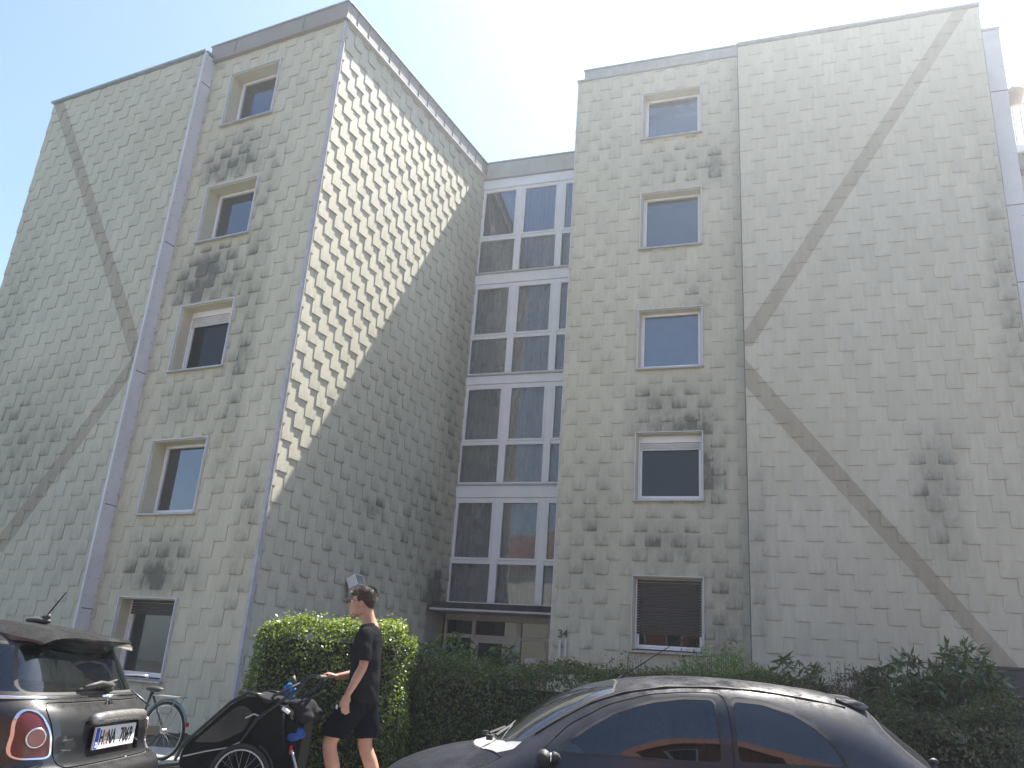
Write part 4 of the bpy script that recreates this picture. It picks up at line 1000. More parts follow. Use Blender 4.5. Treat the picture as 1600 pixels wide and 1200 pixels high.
# spoiler lip over the rear window, drip rails, lamps, plates
mb = MB(); n = 16
for i in range(n+1):
    y = -.50+i/n*1.0; dx = -.06*(y/.5)**2; dz = -.035*(y/.5)**2
    for px_, pz in ((2.27, 1.318), (2.40, 1.312), (2.475, 1.285), (2.46, 1.262), (2.42, 1.262)): mb.v.append((px_+dx-KX, y, pz+dz))
for i in range(n):
    for k in range(4): mb.f.append((i*5+k, i*5+k+1, i*5+k+6, i*5+k+5)); mb.mi.append(0); mb.uv.append(None)
for i in (0, n): mb.f.append(tuple(i*5+k for k in range(5))); mb.mi.append(0); mb.uv.append(None)
mb.build('spoiler', M_ka, KA_ROOT, smooth=True, fix=True)
for s in (-1, 1):
    mb = MB(); mb.tube([L(x, s*(wr-.004), z-d+.006) for x, z, wr, d in ((.30,1.068,.595,.12),(.42,1.148,.58,.12),(.64,1.252,.565,.10),(.84,1.305,.56,.08),(1.1,1.345,.56,.07),(1.4,1.365,.56,.07),(1.7,1.362,.555,.07),(2.0,1.345,.55,.08),(2.25,1.318,.541,.088))], .006, 6); mb.build('drip_rail', M_black, KA_ROOT, smooth=True)
    mb = MB(); mb.ell(L(-.56, s*.52, .585), (.10, .13, .075)); mb.build('headlight', glass_mat('headlamp_glass', (.8, .8, .8)), KA_ROOT, smooth=True)
    mb = MB(); mb.ell(L(2.80, s*.64, .72), (.09, .07, .13)); mb.build('tail_light', plain('red_lamp_lens', (.35, .01, .01), .15), KA_ROOT, smooth=True)
    mb = MB(); mb.tube([L(1.26, s*.815, .72), L(1.38, s*.82, .725)], .014, 8); mb.build('door_handle', M_black, KA_ROOT, smooth=True)

# ---------------------------------------------------------------- the charcoal hatchback, seen from behind
MY = 5.10; MX = -3.8
ZS = [(.20,-2.10,-5.50,.72),(.27,-2.00,-5.58,.79),(.36,-1.955,-5.63,.825),(.50,-1.94,-5.65,.835),(.62,-1.945,-5.65,.84),(.675,-1.97,-5.64,.84),(.70,-2.02,-5.63,.838),(.75,-2.045,-5.62,.835),(.85,-2.055,-5.58,.83),
      (.92,-2.075,-5.48,.82),(.965,-2.105,-5.15,.805),(.99,-2.14,-4.85,.79),(1.015,-2.175,-4.55,.775),(1.10,-2.225,-4.38,.738),(1.20,-2.28,-4.20,.69),(1.27,-2.325,-4.06,.648),(1.315,-2.37,-3.93,.60),(1.345,-2.42,-3.78,.54),(1.365,-2.50,-3.62,.45),(1.38,-2.68,-3.35,.28),(1.386,-2.90,-3.15,.10)]
Zk = np.array(ZS); zq = np.concatenate([np.linspace(.20, 1.30, 64), np.linspace(1.30, 1.386, 16)[1:]])
cc = [np.interp(zq, Zk[:, 0], Zk[:, j])*.5+catmull(Zk[:, 0], Zk[:, j], zq)*.5 for j in (1, 2, 3)]
bm = bmesh.new(); rings = []; NN = 144
for i, z in enumerate(zq):
    xr, xf, w = cc[0][i], cc[1][i], cc[2][i]; cx = (xr+xf)/2; a = (xr-xf)/2; e = 2/5.2; r = []
    for k in range(NN):
        t = 2*pi*k/NN; t = t-0.16*sin(4*t)*0.0
        c, s = cos(t), sin(t)
        # denser points at the ends: superellipse with an angle warp
        r.append(bm.verts.new((cx+a*math.copysign(abs(c)**e, c)-MX, w*math.copysign(abs(s)**e, s), z)))
    rings.append(r)
for a, b in zip(rings, rings[1:]):
    for k in range(NN): bm.faces.new((a[k], a[(k+1) % NN], b[(k+1) % NN], b[k]))
bm.faces.new(list(reversed(rings[0]))); bm.faces.new(rings[-1])
bmesh.ops.recalc_face_normals(bm, faces=bm.faces); bm.verts.index_update()
sh = Shell(bm); rear = lambda c: c.x > 0.9; sxm = lambda P: [(x-MX, z) for x, z in P]
MROOT = thing('parked_car', 'dusty charcoal hatchback seen from behind with its white number plate and roof spoiler', 'car', (MX, MY, 0))
rw = roundp([(-.645, 1.04), (.645, 1.04), (.575, 1.23), (.54, 1.262), (-.54, 1.262), (-.575, 1.23)], .05)
sh.region('rear_window', rw, 'rear', lambda c: c.x > 1.3); sh.region('rear_window_seal', offset_poly(rw, .012), 'rear', lambda c: c.x > 1.3)
for sg, cond in ((-1, near), (1, far)):
    sw = roundp(sxm([(-2.275, 1.04), (-2.40, 1.255), (-3.85, 1.265), (-4.28, 1.04)]), .04)
    sh.region('side_window', sw, 'side', lambda c, k=sg: c.y*k > 0.5 and c.x < 1.62)
    sh.region('side_window_seal', offset_poly(sw, .015), 'side', lambda c, k=sg: c.y*k > 0.5 and c.x < 1.64)
    tl = roundp([(sg*.596, .752), (sg*.706, .748), (sg*.714, .79), (sg*.702, .91), (sg*.678, .955), (sg*.636, .948), (sg*.606, .86)], .03)
    rc = lambda c: c.x > 1.40
    sh.region('tail_light', tl, 'rear', rc); sh.region('tail_light_ring', offset_poly(tl, .008), 'rear', rc)
    for cx in (-2.72, -5.0): sh.region('hole', circ(cx-MX, .30, .34), 'side', cond)
for sg in (-1, 1):
    pass
gate = roundp([(-.565, .705), (.565, .705), (.60, .99), (-.60, .99)], .06)
rcs = roundp([(-.345, .735), (.345, .735), (.335, .895), (-.335, .895)], .02)
sh.region('plate_recess', rcs, 'rear', rear)
sh.region('tailgate', gate, 'rear', rear); sh.region('panel_gap', offset_poly(gate, .006), 'rear', rear)
wnd = [(-4.55, 1.03), (-3.86, 1.33)]
sh.region('bumper', sxm([(-2.30, .18), (-2.30, .60), (-2.22, .688), (-1.80, .688), (-1.80, .18)]), 'side', lambda c: True)
D = sh.split(); bm.free()
M_lens = g = None
g = NT('red_tail_lamp_lens'); v_ = g.tc(); stp = g.noise(60, g.mapping(v_, (1, 1, 6)), 2)
M_lens = g.done(g.principled(g.mix(stp, (0.085, 0.012, 0.012), (0.15, 0.03, 0.025)), 0.2, 0, 0.6, None))
mm = dict(body=M_mini, tailgate=M_mini, rear_window=M_cglass, side_window=M_cglass, rear_window_seal=M_plast, side_window_seal=M_black, tail_light=M_lens, tail_light_ring=M_chrome, panel_gap=M_black, plate_recess=M_mini, bumper=M_mini)
for nm, d in D.items():
    if nm == 'hole': continue
    for q in (split_sides(d) if nm in ('side_window', 'tail_light', 'tail_light_ring', 'side_window_seal') else [d]):
        o = Shell.make(nm, q, mm[nm], MROOT, push={'panel_gap': -.006, 'plate_recess': -.022, 'tail_light': .010, 'tail_light_ring': .013, 'bumper': .012}.get(nm, 0))
def M(x, y, z): return (x-MX, y, z)
def slicex(z, y):      # x of the rear surface
    xr, xf, w = [np.interp(z, zq, c) for c in cc]; a = (xr-xf)/2
    return (xr+xf)/2+a*max(0, 1-abs(y/w)**5.2)**(1/5.2)
for s in (-1, 1):
    yy = .655; gx = (slicex(.84, yy+.02)-slicex(.84, yy-.02))/.04; ax = Vector((1, -gx*s, .04)).normalized(); c = Vector(M(slicex(.84, yy), s*yy, .84))+ax*.022
    mb = MB(); mb.torus(c, ax, .042, .006, 28, 8); r_ = mb.build('lamp_ring', M_chrome, MROOT, smooth=True)
    mb = MB(); mb.disc(Vector(c)+ax*0.0, ax, .038, .016, 24); mb.build('lamp_reflector', plain('clear_silver_lamp', (.30, .14, .13), .2, .5), r_)
# chrome belt round the car, plate, handle bar, emblem
pts = []
xr, xf, w = [np.interp(1.015, zq, c) for c in cc]
for k in range(NN+1):
    t = 2*pi*k/NN; e = 2/5.2; c, s = cos(t), sin(t)
    pts.append(((xr+xf)/2+(xr-xf)/2*math.copysign(abs(c)**e, c)-MX, w*math.copysign(abs(s)**e, s), 1.012))
mb = MB(); mb.tube([Vector(p)*1.0+Vector((0, 0, 0)) for p in pts], .011, 8); mb.build('chrome_belt', M_chrome, MROOT, smooth=True)
px0 = slicex(.82, 0)+.006
mb = MB(); mb.box(M(px0-.012, -.262, .762), M(px0, .262, .874)); PL = mb.build('number_plate', plain('white_plate', (.72, .72, .72), .35, vary=.03), MROOT, fix=True, bevel=.003)
mb = MB(); mb.box(M(px0+.0008, -.258, .767), M(px0+.0016, -.218, .869)); mb.build('country_band', plain('plate_blue', (.02, .07, .42), .4), PL)
PLM = Matrix.Translation(M(px0+.0018, .025, .816)) @ Matrix.Rotation(pi/2, 4, 'Z') @ Matrix.Rotation(pi/2, 4, 'X')
M_ink = plain('plate_black', (.02, .02, .02), .5)
def ptext(t, y, sz=.104, m=M_ink, z=.816, sxx=.60, dep=.0006): return text_mesh('lettering', t, sz, m, Matrix.Translation(M(px0+.0022, y, z)) @ Matrix.Rotation(pi/2, 4, 'Z') @ Matrix.Rotation(pi/2, 4, 'X'), PL, dep, sxx)
ptext('H', -.182, sxx=.72); ptext('NA', -.060, sxx=.72); ptext('7069', .135, sxx=.80)
ptext('D', -.238, .035, plain('plate_white_mark', (.8, .8, .8), .4), .785, .9)
mb = MB(); mb.disc(M(px0+.0022, -.130, .833), (1, 0, 0), .014, .001, 18); mb.build('test_seal', plain('seal_orange', (.55, .2, .08), .5), PL)
mb = MB(); mb.disc(M(px0+.0022, -.130, .798), (1, 0, 0), .014, .001, 18); mb.build('state_seal', plain('seal_red', (.5, .28, .26), .5), PL)
mb = MB(); mb.tube([M(px0+.018-.02*abs(y/.34)**4, y, .925-.012*abs(y/.34)**3) for y in np.linspace(-.34, .34, 17)], [.022]+[.030]*15+[.022], 10); mb.build('handle_bar', plain('satin_grey_metal', (.34, .33, .32), .28, .7), MROOT, smooth=True)
mb = MB(); ex = slicex(.982, 0)+.006
mb.disc(M(ex, 0, .982), (1, 0, .25), .020, .008, 20)
mb.torus(M(ex+.002, 0, .982), (1, 0, .25), .020, .003, 20, 6)
for s in (-1, 1):
    for k in range(3): mb.box(M(ex-.003, min(s*.022, s*(.056-.006*k)), .975+.006*k), M(ex+.003, max(s*.022, s*(.056-.006*k)), .979+.006*k))
mb.build('winged_emblem', M_chrome, MROOT)
mb = MB(); ex = slicex(.925, .50)+.003
for k in range(6): mb.box(M(slicex(.93, .44+k*.018)+.002, .432+k*.018, .922), M(slicex(.93, .44+k*.018)+.006, .445+k*.018, .938))
mb.build('chrome_badge', M_chrome, MROOT)
# rear wiper
wx = slicex(1.06, .1)
mb = MB(); mb.ell(M(wx+.02, .10, 1.055), (.03, .04, .028), 14, 8); wp_ = mb.build('rear_wiper', M_plast, MROOT, smooth=True)
mb = MB(); mb.tube([M(wx+.035, .12, 1.07), M(wx+.038, -.05, 1.085), M(wx+.03, -.22, 1.065)], [.016, .013, .008], 8); mb.tube([M(wx+.02, .20, 1.098), M(wx+.028, 0, 1.073), M(wx+.02, -.26, 1.052)], .007, 6); mb.build('wiper_blade', M_plast, wp_, smooth=True)
# roof spoiler
def roofz(X, y):
    best = 1.386
    for z in np.linspace(1.386, 1.15, 120):
        xr, xf, w = [np.interp(z, zq, c) for c in cc]; a = (xr-xf)/2
        if abs(y) < w and X <= (xr+xf)/2+a*max(0, 1-abs(y/w)**5.2)**(1/5.2): return z
    return 1.15
mb = MB(); n = 22; prof = [(-2.62, 1.378), (-2.48, 1.380), (-2.34, 1.368), (-2.215, 1.350), (-2.195, 1.338), (-2.205, 1.326), (-2.27, 1.262), (-2.315, 1.225), (-2.36, 1.225)]
for i in range(n+1):
    y = -.565+i/n*1.13; u = abs(y/.565); dx = -.075*u**3; dz = -.060*u**2.2
    for a, (px_, pz) in enumerate(prof):
        X_ = px_+dx
        top = roofz(min(X_, -2.44+dx), y)+.003-(max(0, X_-(-2.44+dx)))*.13
        if a < 4: z_ = top
        elif a < 6: z_ = roofz(-2.44+dx, y)-.24*.13-(.010 if a == 4 else .022)*(1-.5*u**3)
        else: z_ = min(roofz(-2.44+dx, y)-.055*(1-u**5)-.012, pz+.055*u**2) if u < .93 else roofz(-2.44+dx, y)-.03
        mb.v.append((X_-MX, y, z_))
m_ = len(prof)
for i in range(n):
    for k in range(m_-1): mb.f.append((i*m_+k, i*m_+k+1, i*m_+k+1+m_, i*m_+k+m_)); mb.mi.append(0); mb.uv.append(None)
for i in (0, n): mb.f.append(tuple(i*m_+k for k in range(m_))); mb.mi.append(0); mb.uv.append(None)
o = mb.build('roof_spoiler', M_mini, MROOT, fix=True); autosmooth(o, 38)
mb = MB(); mb.ell(M(-2.62, 0, 1.392), (.075, .032, .022)); mb.tube([M(-2.60, 0, 1.40), M(-2.56, 0, 1.425)], [.02, .014], 8); a_ = mb.build('aerial', M_plast, MROOT, smooth=True)
mb = MB(); mb.tube([M(-2.58, 0, 1.42), M(-2.50, 0, 1.56)], [.005, .003], 6); mb.build('aerial_rod', M_black, a_)
for x in (-2.72, -5.0):
    for s in (-1, 1): wheel(MROOT, x-MX, s*.74, .30, .30, s)
mb = MB(); mb.box(M(-5.3, -.72, .22), M(-2.2, .72, .30)); mb.build('floor_pan', M_black, MROOT)
for s in (-1, 1):
    mb = MB(); mb.ell(M(-2.95, s*.36, .86), (.09, .25, .26)); se = mb.build('seat', M_seat, MROOT, smooth=True)
    mb = MB(); mb.ell(M(-2.92, s*.36, 1.16), (.05, .13, .08)); mb.build('headrest', M_seat, se, smooth=True)
mb = MB(); mb.box(M(-2.75, -.62, .30), M(-2.25, .62, .93)); mb.build('luggage_cover', M_seat, MROOT)
mb = MB(); mb.tube([M(-2.0+(-.015), -.3, .21), M(-1.90, -.3, .21)], .035, 12); mb.build('exhaust_pipe', M_chrome, MROOT)
mb = MB(); mb.tube([M(slicex(.70, y)+.018, y, .690) for y in np.linspace(-.74, .74, 30)], .014, 8); mb.build('bumper_lip', M_mini, MROOT, smooth=True)
# ================================================================ the walking man
MAN = thing('person', 'man in a black t-shirt and dark shorts walking left, one hand on the trailer handlebar', 'person', (-1.16, 7.95, 0.10))
def loft(mb, rings, seg=20, cap=True):
    """rings: (centre, axis a, axis b) ellipses"""
    vs = []; fs = []
    for c, a, b in rings:
        c, a, b = Vector(c), Vector(a), Vector(b)
        for k in range(seg):
            t = 2*pi*k/seg; vs.append(c+a*cos(t)+b*sin(t))
    for i in range(len(rings)-1):
        for k in range(seg): fs.append((i*seg+k, i*seg+(k+1)%seg, (i+1)*seg+(k+1)%seg, (i+1)*seg+k))
    if cap: fs.append(tuple(range(seg-1, -1, -1))); fs.append(tuple((len(rings)-1)*seg+k for k in range(seg)))
    mb.add(vs, fs)
def limb(mb, pts, rs, seg=14, sq=1.0):
    """smooth tapered limb through joints, with rounded ends"""
    P = [Vector(p) for p in pts]; n = len(P); q = []; R = []
    t = np.linspace(0, n-1, (n-1)*6+1)
    X = [catmull(range(n), [p[j] for p in P], t) for j in range(3)]; rr = catmull(range(n), rs, t)
    mb.tube(list(zip(*X)), [float(r) for r in rr], seg); mb.ell(P[0], (rs[0],)*3, 12, 8); mb.ell(P[-1], (rs[-1],)*3, 12, 8)
def remeshed(mb, name, mat, parent, vox, smooth_it=6, cuts=None, fold=0.0):
    me = mb.mesh(name, mat); o = bpy.data.objects.new(name, me); COL.objects.link(o)
    m = o.modifiers.new('r', 'REMESH'); m.mode = 'VOXEL'; m.voxel_size = vox
    s = o.modifiers.new('s', 'SMOOTH'); s.factor = 0.5; s.iterations = smooth_it
    bpy.context.view_layer.update()
    e = o.evaluated_get(bpy.context.evaluated_depsgraph_get()); me2 = bpy.data.meshes.new_from_object(e)
    bpy.data.objects.remove(o); me2.name = name; me2.materials.clear(); me2.materials.append(mat)
    if fold:
        co = np.empty(len(me2.vertices)*3, 'f'); me2.vertices.foreach_get('co', co); co = co.reshape(-1, 3)
        nn = np.empty_like(co).ravel(); me2.vertex_normals.foreach_get('vector', nn); nn = nn.reshape(-1, 3)
        x, y, z = co.T
        f = np.sin(z*38+x*26+np.sin(y*22+z*9)*1.6)*.5+np.sin(z*23-x*41+y*17)*.35+np.sin(y*60+z*15+x*9)*.25
        co += nn*(f*fold)[:, None]; me2.vertices.foreach_set('co', co.ravel())
    me2.shade_smooth(); me2.update(); return link(name, me2, parent)
M_skin = None
g = NT('skin'); v_ = g.tc(); c_ = g.mix(g.ramp(g.noise(7, v_, 4), [(.3, 0), (.7, 1)]), (0.36, 0.185, 0.125), (0.47, 0.265, 0.19))
p_ = g.principled(c_, 0.5, 0, 0.4, g.bump(g.noise(120, v_, 2), .15, .001)); p_.inputs['Subsurface Weight'].default_value = 0.08; p_.inputs['Subsurface Scale'].default_value = 0.02
M_skin = g.done(p_)
def cloth(name, col, sc=300):
    g = NT(name); v_ = g.tc(); w = g.noise(sc, v_, 2); n = g.noise(9, v_, 4)
    c_ = g.mix(g.ramp(n, [(.35, 0), (.7, 1)]), tuple(x*.8 for x in col), tuple(x*1.25 for x in col))
    p = g.principled(c_, 1.0, 0, .02, g.bump(g.math('ADD', g.math('MULTIPLY', w, .3), n), .5, .012))
    return g.done(p)
M_shirt = cloth('black_jersey', (0.015, 0.015, 0.0165)); M_shorts = cloth('navy_black_shorts', (0.006, 0.007, 0.012))  # shirt black lifted slightly to carry its back-lit grey
M_hair = plain('brown_hair', (0.042, 0.024, 0.014), .55, spec=.25, vary=.4, scale=40)
# --- body (one continuous surface)
b = MB()
HC = Vector((-.055, 0, 1.722))      # head centre
b.ell(HC+Vector((.010, 0, .022)), (.103, .079, .100), 24, 16)                       # cranium
b.ell(HC+Vector((-.045, 0, -.035)), (.062, .064, .085), 20, 14)                     # face
b.ell(HC+Vector((-.062, 0, -.105)), (.044, .043, .032), 16, 10)                     # chin
for s in (-1, 1):
    b.ell(HC+Vector((-.015, s*.052, -.075)), (.050, .018, .040), 14, 10)            # jaw
    b.ell(HC+Vector((-.078, s*.034, -.022)), (.018, .020, .014), 10, 8)             # cheek
    b.ell(HC+Vector((.008, s*.080, -.018)), (.018, .011, .034), 12, 10, M=Matrix.Rotation(radians(-10), 3, 'Y').to_4x4())   # ear
b.tube([HC+Vector((-.098, 0, .012)), HC+Vector((-.115, 0, -.018)), HC+Vector((-.128, 0, -.040)), HC+Vector((-.104, 0, -.052))], [.009, .0115, .0145, .011], 10)  # nose
b.ell(HC+Vector((-.098, 0, .030)), (.014, .044, .012), 12, 8)                       # brow
b.ell(HC+Vector((-.100, 0, -.070)), (.012, .024, .007), 12, 8); b.ell(HC+Vector((-.098, 0, -.083)), (.012, .021, .007), 12, 8)   # lips
limb(b, [(.045, 0, 1.50), (.015, 0, 1.58), (-.020, 0, 1.68)], [.078, .064, .062])   # neck
T = [(1.50, .035, .060, .085), (1.465, .040, .088, .150), (1.40, .035, .108, .185), (1.30, .030, .118, .178), (1.18, .045, .108, .158), (1.06, .055, .102, .148), (.98, .050, .112, .162), (.90, .045, .120, .170), (.84, .04, .11, .16)]
loft(b, [((x, 0, z), (rx, 0, 0), (0, ry, 0)) for z, x, rx, ry in T])
SH = {-1: (.035, -.185, 1.425), 1: (.025, .185, 1.425)}
NA_ = [SH[-1], (.050, -.225, 1.30), (.055, -.238, 1.185), (.015, -.242, 1.08), (-.045, -.235, .945)]
FA_ = [SH[1], (.035, .235, 1.29), (.020, .250, 1.165), (-.10, .215, 1.10), (-.225, .150, 1.070)]
limb(b, NA_, [.056, .047, .040, .040, .026]); limb(b, FA_, [.056, .047, .040, .040, .026])
# legs: near one forward, far one trailing
LEGS = [(-1, [(.02, -.095, .86), (-.10, -.10, .70), (-.170, -.10, .535), (-.115, -.10, .33), (-.085, -.10, .095)]), (1, [(.06, .095, .86), (.10, .10, .70), (.105, .10, .53), (.185, .10, .35), (.255, .10, .13)])]
for s, P in LEGS: limb(b, P, [.098, .084, .062, .061, .036], 16)
for s, (ax, az) in ((-1, (-.085, .04)), (1, (.275, .055))): b.ell((ax-.055, s*.10, az), (.12, .044, .036), 16, 10)
def finger(mb, base, dirs, r, lens):
    p = Vector(base); pts = [p]; 
    for d, l in zip(dirs, lens): p = p+Vector(d).normalized()*l; pts.append(p)
    mb.tube(pts, [r, r*.96, r*.9, r*.78][:len(pts)], 8); mb.ell(pts[-1], (r*.78,)*3, 8, 6); mb.ell(pts[0], (r,)*3, 8, 6)
# near hand, hanging, slightly curled, thumb to the front
W = Vector(NA_[-1]); 
b.ell(W+Vector((-.012, 0, -.052)), (.040, .018, .050), 14, 10, M=Matrix.Rotation(radians(8), 3, 'Y').to_4x4()); b.ell(W+Vector((-.003, 0, -.01)), (.026, .020, .03), 12, 8)
for i, (dx, ln) in enumerate(((-.036, .92), (-.016, 1.05), (.004, 1.0), (.022, .80))):
    finger(b, W+Vector((dx-.006, 0, -.092)), [(.05, .10, -1), (.18, .35, -.9), (.30, .6, -.6)], .0088-.0006*(i == 3), [.038*ln, .024*ln, .018*ln])
finger(b, W+Vector((-.038, .004, -.045)), [(-.6, .1, -.8), (-.25, .25, -1), (.1, .3, -1)], .0100, [.026, .026, .020])
# far hand, closed over the handlebar (bar runs along y at (-.318, *, 1.062))
BX, BZ = -.318, 1.062
W = Vector(FA_[-1]); Hn = W+Vector((-.052, -.030, .012))
b.ell(Hn, (.050, .038, .019), 14, 10, M=Matrix.Rotation(radians(8), 3, 'Y').to_4x4()); b.ell(W+Vector((-.01, -.008, .002)), (.03, .026, .022), 12, 8)
for i in range(4):
    yb = Hn.y+(.030-.020*i); base = Vector((BX+.022, yb, BZ+.026))
    finger(b, base, [(-1, 0, -.10), (-.35, 0, -1), (.9, 0, -.55)], .0090-.0005*(i == 0), [.034, .028, .020])
finger(b, (BX+.035, Hn.y-.034, BZ+.012), [(-.5, -.3, -.5), (-.7, .1, -.9), (-.3, .5, -.6)], .0100, [.022, .024, .018])
remeshed(b, 'body', M_skin, MAN, .0048, 5)
# --- shirt
b = MB()
T = [(1.55, .032, .070, .070), (1.525, .038, .078, .088), (1.50, .042, .092, .130), (1.46, .042, .106, .172), (1.40, .038, .125, .200), (1.30, .030, .138, .196), (1.18, .042, .134, .182), (1.06, .050, .134, .178), (.96, .046, .142, .186), (.885, .040, .148, .190), (.865, .040, .147, .189)]
loft(b, [((x, 0, z), (rx, 0, 0), (0, ry, 0)) for z, x, rx, ry in T], 28)
limb(b, [(.035, -.165, 1.435), (.046, -.222, 1.33), (.054, -.242, 1.235)], [.070, .066, .068]); limb(b, [(.025, .165, 1.435), (.038, .228, 1.33), (.028, .248, 1.235)], [.070, .066, .068])
o = remeshed(b, 'shirt', M_shirt, MAN, .0085, 4, fold=.0050)
# cut the neck hole and the sleeve ends flat
bm = bmesh.new(); bm.from_mesh(o.data)
for co, no, cond in (((.054, -.242, 1.215), (.0, -.12, -1), lambda v: v.y < -.20), ((.03, .248, 1.215), (.0, .12, -1), lambda v: v.y > .20), ((.03, 0, 1.538), (-.25, 0, 1), lambda v: abs(v.y) < .12 and v.z > 1.40), ((.04, 0, .868), (0, 0, -1), lambda v: v.z < 1.0 and abs(v.y) < .21)):
    fs = [f for f in bm.faces if cond(f.calc_center_median())]; g_ = set(fs)
    for f in fs: g_.update(f.edges); g_.update(f.verts)
    bmesh.ops.bisect_plane(bm, geom=list(g_), plane_co=co, plane_no=no, clear_outer=True, dist=1e-6)
bm.to_mesh(o.data); bm.free()
sm_ = o.modifiers.new('thickness', 'SOLIDIFY'); sm_.thickness = .003; sm_.offset = -1
# --- shorts
b = MB()
loft(b, [((x, 0, z), (rx, 0, 0), (0, ry, 0)) for z, x, rx, ry in [(.97, .048, .128, .172), (.90, .044, .136, .180), (.84, .036, .138, .178), (.80, .03, .125, .165)]], 24)
limb(b, [(.015, -.092, .84), (-.085, -.105, .72), (-.140, -.105, .615)], [.116, .118, .120], 18); limb(b, [(.06, .092, .84), (.095, .105, .72), (.108, .105, .615)], [.116, .114, .114], 18)
o = remeshed(b, 'shorts', M_shorts, MAN, .0085, 4, fold=.0035)
bm = bmesh.new(); bm.from_mesh(o.data)
for co, no, cond in (((-.14, -.105, .592), (-.10, 0, -1), lambda v: v.y < 0 and v.z < .70), ((.108, .105, .585), (.10, 0, -1), lambda v: v.y > 0 and v.z < .70)):
    fs = [f for f in bm.faces if cond(f.calc_center_median())]; g_ = set(fs)
    for f in fs: g_.update(f.edges); g_.update(f.verts)
    bmesh.ops.bisect_plane(bm, geom=list(g_), plane_co=co, plane_no=no, clear_outer=True, dist=1e-6)
bm.to_mesh(o.data); bm.free()
sm_ = o.modifiers.new('thickness', 'SOLIDIFY'); sm_.thickness = .003; sm_.offset = -1
mb = MB(); mb.box((-.012, -.002, -.017), (.016, .004, .014), Matrix.Translation((-.140, -.168, .832)) @ Matrix.Rotation(radians(-52), 4, 'Z') @ Matrix.Rotation(radians(18), 4, 'Y')); mb.build('shorts_logo', M_white, MAN)
# --- hair: cap plus strands
b = MB(); b.ell(HC+Vector((.020, 0, .042)), (.112, .088, .102), 24, 16)
b.ell(HC+Vector((-.055, 0, .082)), (.055, .056, .034), 16, 10); b.ell(HC+Vector((.065, 0, -.005)), (.052, .068, .065), 16, 10)
for s in (-1, 1): b.ell(HC+Vector((.005, s*.070, .035)), (.042, .014, .040), 12, 8)
o = remeshed(b, 'hair', M_hair, MAN, .006, 4)
bm = bmesh.new(); bm.from_mesh(o.data)      # hairline: keep what lies above / behind it
def haired(p):
    q = p-HC; 
    if q.x < -.040: return q.z > .052
    if q.x < .0: return q.z > .015-(q.x+.04)*.6
    return q.z > -.055-max(0, q.x-.02)*.25 if q.x > .028 else q.z > -.005
bmesh.ops.delete(bm, geom=[f for f in bm.faces if not haired(f.calc_center_median())], context='FACES'); bm.to_mesh(o.data); bm.free()
pts = [v.co.copy() for v in o.data.vertices]; nn_ = [v.normal.copy() for v in o.data.vertices]
st = MB(); rr_ = random.Random(3)
for k in range(1500):
    i = rr_.randrange(len(pts)); p, n = pts[i], nn_[i]
    if n.length < .5: continue
    top_ = (p-HC).z > .06
    d = (n*(.55 if top_ else .18)+Vector((-.5 if (p-HC).x < .03 and top_ else .35, rr_.uniform(-.4, .4), .5 if top_ else -.8))).normalized(); l = rr_.uniform(.016, .034) if top_ else rr_.uniform(.008, .018)
    a = d.orthogonal().normalized()*.0016; st.add([p-a, p+a, p+d*l], [(0, 1, 2)])
x_ = st.build('hair_strands', M_hair, o); x_['kind'] = 'stuff'
# --- stubble-free face details: eyes, eyebrows, glasses
for s in (-1, 1):
    mb = MB(); mb.ell(HC+Vector((-.090, s*.032, .008)), (.012, .013, .009), 12, 8); e = mb.build('eye', M_white, MAN, smooth=True)
    mb = MB(); mb.ell(HC+Vector((-.0995, s*.033, .008)), (.003, .0055, .0055), 10, 6); mb.build('iris', M_hair, e, smooth=True)
    mb = MB(); mb.tube([HC+Vector((-.106, s*.014, .034)), HC+Vector((-.106, s*.032, .040)), HC+Vector((-.092, s*.052, .034))], .0032, 6); mb.build('eyebrow', M_hair, MAN)
gl = MB()
for s in (-1, 1):
    gl.tube([HC+Vector((-.118+.010*abs(cos(t)), s*(.034+.024*cos(t)), .006+.016*sin(t))) for t in np.linspace(0, 2*pi, 17)], .0020, 6)
    gl.tube([HC+Vector((-.106, s*.058, .010)), HC+Vector((-.08, s*.074, .010)), HC+Vector((.0, s*.084, .006)), HC+Vector((.018, s*.083, -.012))], .0020, 6)
gl.tube([HC+Vector((-.120, -.010, .010)), HC+Vector((-.120, .010, .010))], .002, 6); gl.build('glasses', M_black, MAN)
for s, (ax, az, rot) in ((-1, (-.085, .0, 0)), (1, (.275, .012, 10))):
    mb = MB(); mb.ell((ax-.055, s*.10, az+.045), (.145, .052, .045), 18, 12); mb.ell((ax, s*.10, az+.09), (.055, .046, .05), 14, 10)
    mb.box((ax-.195, s*.10-.048, az), (ax+.08, s*.10+.048, az+.022)); remeshed(mb, 'shoe', plain('grey_trainer', (.10, .10, .11), .8), MAN, .007, 4)

